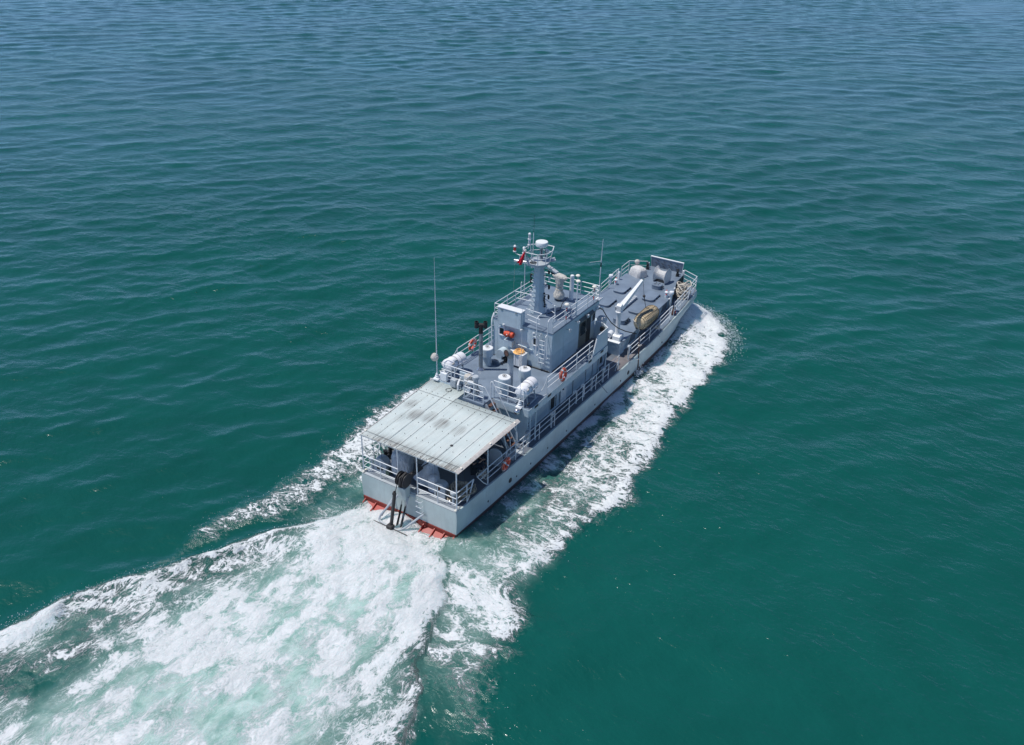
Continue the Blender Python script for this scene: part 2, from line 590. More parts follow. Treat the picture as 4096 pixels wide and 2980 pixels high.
def vnoise(x, y, seed=0):
    """smooth 2-D value noise in about -1..1, vectorised"""
    xi = np.floor(x).astype(np.int64)
    yi = np.floor(y).astype(np.int64)
    xf = (x - xi).astype(np.float32)
    yf = (y - yi).astype(np.float32)
    def h(a, b):
        n = (a * 374761393 + b * 668265263 + seed * 974634521) & 0xFFFFFFFF
        n = ((n ^ (n >> 13)) * 1274126177) & 0xFFFFFFFF
        n = n ^ (n >> 16)
        return ((n & 0xFFFF).astype(np.float32) / 32767.5) - 1.0
    u = xf * xf * xf * (xf * (xf * 6 - 15) + 10)
    v = yf * yf * yf * (yf * (yf * 6 - 15) + 10)
    a = h(xi, yi); b = h(xi + 1, yi); c = h(xi, yi + 1); d = h(xi + 1, yi + 1)
    return a + (b - a) * u + (c - a) * v + (a - b - c + d) * u * v

def fbm2(x, y, oct_=4, gain=0.5, seed=0):
    t = np.zeros_like(x, dtype=np.float32)
    a = 1.0
    for i in range(oct_):
        t += a * vnoise(x * 2 ** i + 17.3 * i, y * 2 ** i - 9.1 * i, seed + i)
        a *= gain
    return t

def sstep(a, b, x):
    t = np.clip((x - a) / (b - a), 0, 1)
    return t * t * (3 - 2 * t)

STBD_OUT = [(-14, -12.5), (-9, -10.6), (-5.5, -9.0), (-3.3, -8.3), (-1.9, -7.6), (0.1, -7.4), (1.2, -7.5), (3.5, -7.9), (5.6, -8.5), (7.9, -8.6), (9.2, -7.9), (11.7, -7.8), (14.2, -7.4), (17.4, -7.0), (21.2, -7.3), (24.9, -7.3), (27.1, -7.0), (29.5, -6.0), (31.2, -4.3), (32.2, -2.6), (32.8, -1.6)]
STBD_IN = [(-14, -11.5), (-9, -9.4), (-6.1, -7.7), (-4.6, -6.7), (-2.9, -5.7), (-0.9, -4.8), (1.0, -4.3), (2.6, -4.8), (4.9, -5.0), (6.9, -4.4), (9.6, -3.9), (13.5, -3.5), (17.5, -3.4), (22.1, -3.0), (27, -2.2), (31.2, -1.2), (32.8, -1.0)]
STERN_L = [(-40, 21), (-15.2, 9.4), (-12.9, 8.9), (-10.3, 7.6), (-6.7, 5.5), (-3.9, 4.3), (-2.0, 3.2), (-0.8, 2.7), (1, 2.6)]
STERN_R = [(-40, -18.5), (-10.3, -8.2), (-8.1, -7.1), (-6.7, -6.4), (-5.3, -5.8), (-3.7, -4.9), (-3.0, -4.0), (-1.5, -3.1), (0, -2.9), (1, -2.9)]
PORT_OUT = [(-12, 8.5), (-7.2, 7.6), (-5.6, 7.8), (-3.9, 7.6), (-1.5, 6.8), (1.3, 6.9), (5.3, 8.0), (9, 7.9), (17, 7.0), (25, 7.3), (29.5, 6.0), (32.2, 2.6)]
PORT_IN = [(-12, 7.6), (-7.2, 6.3), (-5.6, 5.9), (-3.9, 5.2), (-1.5, 4.8), (1.3, 4.8), (5.3, 4.8), (9, 4.4), (17, 3.4), (25, 3.0), (32.2, 1.0)]

def tabf(x, tab):
    return np.interp(x, [t[0] for t in tab], [t[1] for t in tab]).astype(np.float32)

def wake_fields(x, y):
    """foam cover, bubble content and height of the ship's wake at (x, y)"""
    w1 = fbm2(x * 0.35, y * 0.35, 4, 0.55, 3)
    w2 = fbm2(x * 1.1, y * 1.1, 4, 0.55, 11)
    yw = y + 0.45 * w1 + 0.28 * w2
    foam = np.zeros_like(x); aer = np.zeros_like(x); hgt = np.zeros_like(x)
    # --- starboard bow-wave band
    yo, yi = tabf(x, STBD_OUT), tabf(x, STBD_IN)
    t_out = yw - yo                       # > 0 inside
    t_in = yi - yw                        # > 0 inside
    band = sstep(-0.75, 0.9, t_out) * sstep(-0.9, 0.9, t_in)
    band *= sstep(32.9, 31.6, x) * sstep(-9.5, -3.5, x)
    dens = np.interp(x, [-14, -8, -3, 2, 6, 10, 20, 26, 30, 33], [0.25, 0.38, 0.48, 0.54, 0.60, 0.63, 0.64, 0.74, 0.84, 0.8]).astype(np.float32)
    dens = dens * (0.86 + 0.32 * sstep(1.4, 0.15, t_out)) + 0.10 * w1
    foam = np.maximum(foam, band * dens)
    aer = np.maximum(aer, band * sstep(0.2, 1.4, t_out) * (0.20 + 0.1 * w1))
    hgt += sstep(24, 31, x) * sstep(33.5, 31, x) * 0.7 * np.exp(-((y - (yi - 0.9)) / 1.1) ** 2) * (y < 0)
    hgt += 0.09 * band * np.exp(-((t_out - 0.5) / 0.7) ** 2)
    # water between the band and the hull: milky, thin lace
    gap = sstep(-0.3, 0.4, yw - yi) * (y < -1.5) * sstep(-1.2, 1.5, x) * sstep(31, 28, x)
    ga = np.interp(x, [-1, 3, 8, 12, 18, 24, 30], [0.5, 0.46, 0.42, 0.40, 0.38, 0.4, 0.45]).astype(np.float32)
    aer = np.maximum(aer, gap * (ga + 0.22 * w1))
    foam = np.maximum(foam, gap * (np.interp(x, [-1, 3, 7, 12, 24, 30], [0.38, 0.40, 0.50, 0.60, 0.62, 0.66]).astype(np.float32) + 0.16 * w1 + 0.12 * w2))
    tail = sstep(-5.0, 1.0, x) * sstep(2.6, 0.5, x) * sstep(-8.3, -6.0, yw) * (y < -2.6)
    aer = np.maximum(aer, tail * (0.42 + 0.15 * w1))
    foam = np.maximum(foam, tail * (0.34 + 0.12 * w1))
    yr_ = tabf(x, STERN_R)
    lane = sstep(-10.5, -4.5, x) * sstep(2.0, -0.5, x) * sstep(-0.9, 1.1, yw - yo) * sstep(0.6, -0.4, yw - yr_) * (y < -2.3)
    foam = np.maximum(foam, lane * (0.46 + 0.11 * w1 + 0.22 * w2))
    aer = np.maximum(aer, lane * sstep(0.0, 1.4, yw - yo) * np.interp(x, [-12, -6, -2, 2], [0.1, 0.2, 0.42, 0.5]).astype(np.float32))
    # --- port band and lace towards the hull
    yo, yi = tabf(x, PORT_OUT), tabf(x, PORT_IN)
    t_out, t_in = yo - yw, yw - yi
    band = sstep(-0.5, 0.5, t_out) * sstep(-0.8, 0.9, t_in) * sstep(-11, -6, x) * sstep(31.0, 28.3, x)
    dp = np.interp(x, [-12, -7.5, -4, 0, 4, 10, 30], [0.2, 0.40, 0.54, 0.46, 0.52, 0.6, 0.8]).astype(np.float32)
    foam = np.maximum(foam, band * (dp + 0.16 * w1))
    gap = sstep(-0.3, 0.6, yi - yw) * (y > 2.2) * sstep(-4.5, 0.0, x)
    foam = np.maximum(foam, gap * (0.46 + 0.2 * w1 + 0.1 * w2) * sstep(32, 30, x))
    aer = np.maximum(aer, gap * sstep(5.6, 3.0, y) * (0.36 + 0.2 * w1))
    # --- propeller wash
    yl, yr = tabf(x, STERN_L), tabf(x, STERN_R)
    tl, tr = yl - (y + 0.22 * w1 + 0.12 * w2), (y + 0.3 * w1 + 0.2 * w2) - yr
    inside = sstep(-0.15, 0.3, tl) * sstep(-0.5, 0.7, tr) * sstep(0.25, -0.15, x)
    dist = -x
    core_c = np.interp(dist, [0, 5, 10, 15, 40], [-0.2, -0.9, -1.2, -1.4, -2.0]).astype(np.float32)
    core_w = np.interp(dist, [0, 4, 10, 16, 40], [2.8, 3.4, 4.6, 5.6, 9.0]).astype(np.float32)
    q = (y - core_c) / core_w
    core = np.exp(-q ** 4)
    d_core = np.interp(dist, [0, 2, 5, 9, 14, 22, 40], [0.90, 0.84, 0.74, 0.66, 0.61, 0.55, 0.35]).astype(np.float32)
    strk = fbm2(x * 0.16 + 0.25 * w1, q * 3.2 + 0.15 * w1, 4, 0.55, 61)
    f_core = core * (d_core - 0.11 * sstep(1, 5, dist) + 0.22 * w1 + 0.12 * w2 + 0.32 * strk * sstep(0.5, 4, dist))
    f_side = (1 - core) * np.interp(dist, [0, 4, 9, 16, 40], [0.70, 0.66, 0.62, 0.58, 0.4]).astype(np.float32) * (0.92 + 0.36 * w1 + 0.2 * w2 + 0.3 * strk)
    ridge_l = np.exp(-((tl - 0.45 - 0.2 * w2) / (0.5 + 0.2 * np.abs(w2))) ** 2)
    ridge_r = np.exp(-((tr - 0.1) / 0.7) ** 2)
    f = np.maximum(f_core + f_side, ridge_l * np.clip(0.80 + 0.22 * w2 + 0.22 * w1, 0.3, 1.0))
    # strands sliding back off the crest
    fall = np.exp(-((tl - 1.3) / 1.1) ** 2) * sstep(2, 6, dist)
    f = np.maximum(f, fall * (0.50 + 0.24 * fbm2(x * 1.7 + 0.6 * y, y * 0.35, 3, 0.55, 91)))
    f = np.maximum(f, 0.78 * ridge_r * sstep(0.5, 3.5, dist) * (0.95 + 0.3 * w1))
    f -= 0.12 * np.exp(-((tl - 1.7) / 0.7) ** 2) * sstep(5, 10, dist)
    foam = np.where(inside > 0.01, np.maximum(foam * (1 - inside), inside * f), foam)
    aer = np.maximum(aer, inside * np.clip(core * (1.0 + 0.25 * w1) + (1 - core) * (0.20 + 0.2 * w1), 0, 1))
    ih = sstep(0, 0.7, tl) * sstep(-0.3, 1.0, tr) * sstep(0.6, 0.1, x)
    hgt += ih * (0.20 * np.exp(-((dist - 4.0) / 2.5) ** 2) - 0.25 * np.exp(-(dist / 1.6) ** 4) + 0.42 * np.exp(-((dist - 0.2) / 0.4) ** 2) * np.exp(-((y - 0.35) / 0.95) ** 2))
    hgt += sstep(0.2, -1.0, x) * (0.21 * np.exp(-((tl - 0.4) / 0.65) ** 2) * sstep(1, 6, dist) * (1 + 0.7 * w2) + 0.06 * np.exp(-((tr - 0.8) / 1.2) ** 2) * sstep(2, 6, dist) * (1 + 0.6 * w2))
    turb = np.clip(foam + 0.5 * aer, 0, 1)
    hgt += turb * (0.075 * fbm2(x * 0.9, y * 0.9, 3, 0.5, 31) + 0.055 * np.abs(fbm2(x * 2.3, y * 2.3, 2, 0.5, 41)))
    return np.clip(foam, 0, 1).astype(np.float32), np.clip(aer, 0, 1).astype(np.float32), hgt.astype(np.float32), (inside > 0.5).astype(np.float32)

def axis_steps(lo, hi, fine, far_lo, far_hi, grow, mx):
    a = list(np.arange(lo, hi + fine * 0.5, fine))
    p, s = a[-1], fine
    while p < far_hi:
        s = min(s * grow, mx); p += s; a.append(p)
    while p < 7000:
        s *= 1.3; p += s; a.append(p)
    p, s = a[0], fine
    while p > far_lo:
        s = min(s * grow, mx); p -= s; a.insert(0, p)
    while p > -7000:
        s *= 1.3; p -= s; a.insert(0, p)
    return np.array(a, dtype=np.float64)

def build_sea():
    ox, oy = 8.0, 0.0
    ca, sa = math.cos(PS), math.sin(PS)
    us = axis_steps(-26.0, 27.0, 0.125, -34, 340.0, 1.012, 0.75)
    vs_ = axis_steps(-19.0, 25.0, 0.125, -205.0, 175.0, 1.016, 1.1)
    nu, nv = len(us), len(vs_)
    U, V = np.meshgrid(us, vs_, indexing='ij')
    X = (ox + U * ca - V * sa).astype(np.float32).ravel()
    Y = (oy + U * sa + V * ca).astype(np.float32).ravel()
    stp = np.maximum(np.gradient(us)[:, None], 0.6 * np.gradient(vs_)[None, :]).astype(np.float32).ravel()
    rng = np.random.RandomState(5)
    Z = np.zeros_like(X); DX = np.zeros_like(X); DY = np.zeros_like(X)
    near = stp < 3.0
    xn, yn, sn = X[near], Y[near], stp[near]
    zz = np.zeros_like(xn); dx = np.zeros_like(xn); dy = np.zeros_like(xn)
    # wind varies from patch to patch
    gust = (1.0 + 0.30 * fbm2(xn * 0.018, yn * 0.018, 3, 0.5, 77)).astype(np.float32)
    gust *= (1.0 - 0.5 * np.exp(-(((xn - 8) / 26) ** 2 + ((yn + 26) / 15) ** 2))).astype(np.float32)      # slick water in the lee of the ship
    n = 130
    lam = np.exp(rng.uniform(math.log(0.7), math.log(11.0), n))
    ang = PS + np.where(rng.rand(n) < 0.65, 0.55, -0.12) + rng.normal(0, 0.36, n) * np.clip(1.25 - 0.05 * lam, 0.7, 1.3)
    for i in range(n):
        L = lam[i]
        k = 2 * PI / L
        a = 0.0020 * L * (0.7 if L < 1.2 else 1.0) * (1.0 + 0.35 * math.exp(-((L - 2.4) / 1.3) ** 2)) * (1.0 if L < 4.5 else 0.4 + 0.6 * math.exp(-((L - 4.5) / 3.2) ** 2)) * rng.uniform(0.6, 1.3)
        att = np.clip((L / sn - 2.2) / 2.0, 0, 1)
        ph = (k * (xn * math.cos(ang[i]) + yn * math.sin(ang[i])) + rng.uniform(0, 2 * PI)).astype(np.float32)
        a_ = a * att * gust
        zz += a_ * np.sin(ph)
        c = a_ * np.cos(ph) * 0.9
        dx += c * math.cos(ang[i]); dy += c * math.sin(ang[i])
    Z[near] = zz; DX[near] = dx; DY[near] = dy
    wk = (X > -45) & (X < 40) & (np.abs(Y) < 26) & (stp < 0.5)
    foam = np.zeros_like(X); aer = np.zeros_like(X)
    f, a, h, zn = wake_fields(X[wk], Y[wk])
    wash = np.zeros_like(X); wash[wk] = zn
    foam[wk] = f; aer[wk] = a
    Z[wk] = Z[wk] * (1 - 0.6 * np.clip(f + a, 0, 1)) + h
    X += DX; Y += DY
    idx = np.arange(nu * nv, dtype=np.int32).reshape(nu, nv)
    quads = np.stack([idx[:-1, :-1], idx[1:, :-1], idx[1:, 1:], idx[:-1, 1:]], -1).reshape(-1, 4)
    q = np.maximum(foam, aer)
    isw = (q[quads].max(1) > 0.03)
    co = np.stack([X, Y, Z], -1)
    def mk(name, sel, mat):
        qq = quads[sel]
        used = np.zeros(len(X), bool); used[qq.ravel()] = True
        remap = np.cumsum(used).astype(np.int32) - 1
        vv = co[used]; ff = remap[qq]
        me = bpy.data.meshes.new(name)
        me.vertices.add(len(vv)); me.vertices.foreach_set('co', vv.astype(np.float32).ravel())
        me.loops.add(ff.size); me.loops.foreach_set('vertex_index', ff.ravel().astype(np.int32))
        me.polygons.add(len(ff)); me.polygons.foreach_set('loop_start', np.arange(0, ff.size, 4, dtype=np.int32))
        me.polygons.foreach_set('use_smooth', np.ones(len(ff), dtype=bool))
        me.update(calc_edges=True)
        if name != "sea":
            for an_, arr in (("foam", foam), ("aer", aer), ("wash", wash)):
                at = me.attributes.new(an_, 'FLOAT', 'POINT')
                at.data.foreach_set('value', arr[used])
        me.materials.append(mat)
        o = bpy.data.objects.new(name, me)
        COL.objects.link(o)
        return o
    s = mk("sea", ~isw, sea_material())
    s['kind'] = 'structure'
    s['label'] = "green blue open sea with small wind waves"
    w = mk("wake_foam", isw, wake_material())
    w['kind'] = 'stuff'
    w['label'] = "white churned foam and milky water round the ship"
    return co, foam

SEA_CO, SEA_FOAM = build_sea()

def build_spray():
    """droplets thrown off the bow wave and the edges of the wash"""
    rng = random.Random(3)
    vv, ff = [], []
    def drop(p, r):
        o = len(vv)
        for d in ((1, 0, 0), (-1, 0, 0), (0, 1, 0), (0, -1, 0), (0, 0, 1), (0, 0, -1)):
            vv.append((p[0] + d[0] * r, p[1] + d[1] * r, p[2] + d[2] * r))
        for t in ((0, 2, 4), (2, 1, 4), (1, 3, 4), (3, 0, 4), (2, 0, 5), (1, 2, 5), (3, 1, 5), (0, 3, 5)):
            ff.append(tuple(o + i for i in t))
    for i in range(1500):                       # bow
        x = rng.triangular(24, 33, 31)
        y = lerp_tab(x, STBD_OUT) + rng.gauss(-0.1, 0.45)
        drop((x, y, 0.1 + abs(rng.gauss(0, 0.22))), rng.uniform(0.008, 0.026))
    for i in range(120):                       # starboard edge
        x = rng.uniform(-9, 22)
        y = lerp_tab(x, STBD_OUT) + 0.2 - abs(rng.gauss(0, 0.5))
        drop((x, y, 0.05 + abs(rng.gauss(0, 0.05))), rng.uniform(0.006, 0.018))
    for i in range(700):                       # crest of the wash, port side
        x = -rng.uniform(1, 18)
        y = lerp_tab(x, STERN_L) + rng.gauss(-0.25, 0.2)
        drop((x, y, 0.3 + abs(rng.gauss(0, 0.08))), rng.uniform(0.006, 0.018))
    for i in range(110):
        x = -rng.uniform(2, 12)
        y = lerp_tab(x, STERN_R) + rng.gauss(0.15, 0.3)
        drop((x, y, 0.15 + abs(rng.gauss(0, 0.12))), rng.uniform(0.006, 0.016))
    for i in range(260):
        x = rng.uniform(-7, 7)
        y = lerp_tab(x, PORT_OUT) + rng.gauss(0.1, 0.35)
        drop((x, y, 0.06 + abs(rng.gauss(0, 0.05))), rng.uniform(0.006, 0.016))
    for i in range(160):                       # where the pole drags
        drop((20.1 + rng.gauss(-0.2, 0.3), -3.25 + rng.gauss(-0.05, 0.12), 0.1 + abs(rng.gauss(0, 0.2))), rng.uniform(0.012, 0.04))
    me = bpy.data.meshes.new("spray")
    me.from_pydata(vv, [], ff)
    me.materials.append(plain("spray_white", (0.84, 0.86, 0.87), 0.5, 0, 0.03))
    o = bpy.data.objects.new("spray", me)
    COL.objects.link(o)
    o['kind'] = 'stuff'
    o['label'] = "white spray droplets thrown up along the wake edges"
build_spray()
# ------------------------------------------------------------------ the ship
SHIP = thing("patrol_vessel", "grey working ship with aft sheet-roofed deck, wheelhouse, mast and bow ramp, under way", "ship")

EDGE_Z = [(0, 1.50), (4, 1.46), (8, 1.42), (12, 1.40), (18, 1.34), (22, 1.36), (24, 1.48), (26, 1.64), (28, 1.84), (30.4, 2.08), (31.5, 2.15)]
HALF = [(0, 2.92), (3, 3.00), (6, 3.05), (12, 3.07), (22, 3.07), (26, 3.06), (28, 3.04), (29.5, 2.98), (30.5, 2.88), (31.3, 2.0)]
WLH = [(0, 2.90), (3, 3.0), (6, 3.06), (22, 3.07), (25, 3.03), (27, 2.86), (29, 2.35), (30.3, 1.75), (31.3, 1.05)]
def ez(x): return lerp_tab(x, EDGE_Z)
def hb(x): return lerp_tab(x, HALF)
def wl(x): return lerp_tab(x, WLH)
def dz(x): return ez(x) + 0.055
def fz(x): return 2.42 + 0.033 * (x - 19.0)

def build_hull():
    xs = [0, 1.5, 3, 4.5, 6, 8, 10, 12, 14, 16, 18, 20, 22, 23.5, 25, 26, 27, 28, 29, 29.8, 30.5, 31.0, 31.3]
    up, lo = [], []
    for x in xs:
        e, h, w = ez(x), hb(x), wl(x)
        zb = 0.20 + 0.006 * x
        rg = [(h - 0.10, e + 0.05), (h - 0.035, e + 0.035), (h, e - 0.06), (h + 0.02 * min(1, (31.3 - x) / 4), e - 0.45)]
        mid = (rg[-1][0] * 0.35 + w * 0.65, (e - 0.45) * 0.4 + zb * 0.6)
        rg += [mid, (w, zb)]
        up.append([(x, -y, z) for y, z in rg])
        rl = [(w, zb), (w * 0.985, -0.35), (w * 0.93, -0.8), (w * 0.5, -1.25), (0.0, -1.4)]
        lo.append([(x, -y, z) for y, z in rl])
    mb = MB()
    for s in (1, -1):
        mb.loft([[(p[0], p[1] * s, p[2]) for p in rg] for rg in up], cap=False)
    # transom and bow closing plates
    def cap(rg):
        poly = [p for p in rg] + [(p[0], -p[1], p[2]) for p in rg[::-1]]
        mb.add(poly, [tuple(range(len(poly)))])
    cap(up[0]); cap(up[-1])
    hull = mb.build("hull", 'hull', SHIP, sharp=30)
    mb = MB()
    for s in (1, -1):
        mb.loft([[(p[0], p[1] * s, p[2]) for p in rg] for rg in lo], cap=False)
    poly = lo[0] + [(p[0], -p[1], p[2]) for p in lo[0][::-1]]
    mb.add(poly, [tuple(range(len(poly)))])
    mb.build("bottom_plating", 'boot', SHIP, sharp=30)
    # main deck, follows the sheer
    mb = MB()
    L = [(x, -(hb(x) - 0.09), dz(x)) for x in xs]
    R_ = [(x, (hb(x) - 0.09), dz(x)) for x in xs]
    n = len(xs)
    mb.add(L + R_, [(i, i + 1, n + i + 1, n + i) for i in range(n - 1)])
    mb.build("main_deck", 'lowdeck', SHIP)
    # worn pale patches of the side deck and bow
    for s in (1, -1):
        for a, b in ((17.0, 21.5), (21.5, 26.0), (26.0, 30.6)):
            mb = MB()
            k = 6
            P = []
            for i in range(k + 1):
                x = a + (b - a) * i / k
                P.append((x, s * (hb(x) - 0.13), dz(x) + 0.005))
            for i in range(k, -1, -1):
                x = a + (b - a) * i / k
                P.append((x, s * (2.02 if x < 27 else 1.5), dz(x) + 0.005))
            mb.add(P, [tuple(range(len(P)))])
            mb.build("worn_deck_strip", 'pinkdeck' if a < 20 else 'deck', SHIP)
    # fashion plate rub strip along the sheer
    for s in (1, -1):
        mb = MB()
        P = [(x, s * (hb(x) - 0.02), ez(x) + 0.03) for x in np.arange(0.2, 30.4, 0.8)]
        mb.tube(P, 0.03, 6)
        mb.build("rubbing_strake", 'hull', hull)
    # bolts / drains on the side
    for x in (2.6, 5.2, 6.6, 8.4, 10.5, 14.0, 17.5, 24.0):
        MB().box((x, -hb(x) - 0.012, 0.62), (0.07, 0.04, 0.09)).build("side_drain", 'black', hull)
    mb = MB().lathe([(0.11, -0.03), (0.15, 0.0), (0.15, 0.05), (0.1, 0.05)], (0, 0, 0), 14, 'y')
    for x in (4.6, 18.6):
        mb.build("side_outlet", 'iron', hull, loc=(x, -hb(x) - 0.02, 0.72))
    # trim-tab brackets under the transom
    mb = MB()
    mb.prism([(0.0, 0, 0.10), (-0.5, 0, -0.15), (-0.5, 0, -0.42), (0.0, 0, -0.42)], (0, 0.05, 0))
    for y in (-2.82, -2.25, -1.66, -1.0, 1.36, 2.02, 2.70):
        mb.build("tab_bracket", 'red', hull, loc=(0.0, float(y), 0.0))
    for y0, y1 in ((-2.77, -2.25), (-2.2, -1.66), (-1.61, -1.0), (1.41, 2.02), (2.07, 2.70)):
        MB().prism([(0.0, y0, -0.02), (-0.46, y0, -0.25), (-0.46, y0, -0.35), (0.0, y0, -0.15)], (0, y1 - y0, 0)).build("trim_tab", 'red', hull)
    mb = MB().box((-0.02, 0, 0.02), (0.05, 5.7, 0.34))
    mb.build("transom_red_strip", 'shaded_red', hull)
    # transom cap plate
    MB().b2((0.0, -2.8, 1.535), (0.45, 2.8, 1.565)).build("transom_margin", 'grey', SHIP)
    # step rungs on the transom
    mb = MB().tube([(0, 0.15, 0), (-0.17, 0.15, 0), (-0.17, -0.15, 0), (0, -0.15, 0)], 0.014, 5)
    for z in (1.38, 1.06, 0.74):
        mb.build("step_rung", 'rail', hull, loc=(-0.0, -0.78, z))
    return hull
HULL = build_hull()

# ------------------------------------------------------------ rails
def rail_run(pts, h=1.02, levels=(0.36, 0.69, 1.02), posts=None, rad=0.026, ends=(None, None), name="railing", hang=0.0):
    """pts: base points; bars at the given levels, posts at pts (or listed fractions)"""
    pts = [Vector(p) for p in pts]
    mb = MB()
    for i, l in enumerate(levels):
        P = [p + Vector((0, 0, l)) for p in pts]
        mb.tube(P, rad if i == len(levels) - 1 else rad * 0.82, 6)
    for k, e in enumerate(ends):
        if e is None:
            continue
        base = pts[0] if k == 0 else pts[-1]
        # slanted end: top bar carried on and down to the deck
        tip = base + Vector(e)
        mb.tube([base + Vector((0, 0, levels[-1])), tip + Vector((0, 0, levels[-1] - 0.02)), tip + Vector((-e[0] * 0.55, -e[1] * 0.55, levels[0])), base + Vector((0, 0, 0.05)) + Vector(e) * 0.1], rad, 6)
        if len(levels) > 2:
            mb.tube([base + Vector((0, 0, levels[1])), base + Vector(e) * 0.72 + Vector((0, 0, levels[1]))], rad * 0.8, 6)
    r = mb.build(name, 'rail', SHIP)
    pp = posts if posts is not None else pts
    for p in pp:
        p = Vector(p)
        MB().cyl((0, 0, -0.06 - hang), (0, 0, levels[-1]), rad * 0.95, n=6).build("post", 'rail', r, loc=p)
    return r

def along(x0, x1, y, n, zf=dz, off=0.0):
    return [(x0 + (x1 - x0) * i / n, y, zf(x0 + (x1 - x0) * i / n) + off) for i in range(n + 1)]

# side rails, main deck
for s in (-1, 1):
    rail_run(along(2.75, 16.0, 2.88 * s, 8), ends=((-0.95, 0, 0), None))
    # short stern-corner rail
    rail_run([(0.12, 2.86 * s, 1.56), (0.95, 2.87 * s, 1.56)], ends=(None, (0.55, 0, 0)))
    rail_run(along(18.9, 25.3, 2.88 * s, 4), ends=(None, (0.45, 0, 0)))
    rail_run(along(26.2, 28.7, 2.86 * s, 2), ends=(None, (0.35, 0, 0)))
    # bow corner
    rail_run([(29.4, 2.78 * s, dz(29.4)), (30.55, 2.72 * s, dz(30.5)), (31.15, 1.5 * s, dz(31.1))])
# stern rail, port and starboard of the anchor davit
rail_run([(0.12, 2.86, 1.56), (0.12, 1.75, 1.56), (0.12, 0.62, 1.56)])
rail_run([(0.12, -0.55, 1.56), (0.12, -1.75, 1.56), (0.12, -2.86, 1.56)])
# chain across the gap amidships and its stanchion
mb = MB()
mb.tube([(16.05, -2.88, dz(16) + 1.0), (16.7, -2.88, dz(17) + 0.93), (17.4, -2.88, dz(17) + 1.0)], 0.014, 5)
mb.tube([(16.05, -2.88, dz(16) + 0.6), (16.7, -2.88, dz(17) + 0.55), (17.4, -2.88, dz(17) + 0.6)], 0.014, 5)
gc = mb.build("gangway_chain", 'rail', SHIP)
MB().tube([(17.4, -2.88, dz(17)), (17.4, -2.88, dz(17) + 1.02)], 0.03, 6).build("post", 'rail', gc)
MB().tube([(17.4, -2.88, dz(17) + 0.6), (17.15, -2.8, dz(17))], 0.02, 6).build("brace", 'rail', gc)

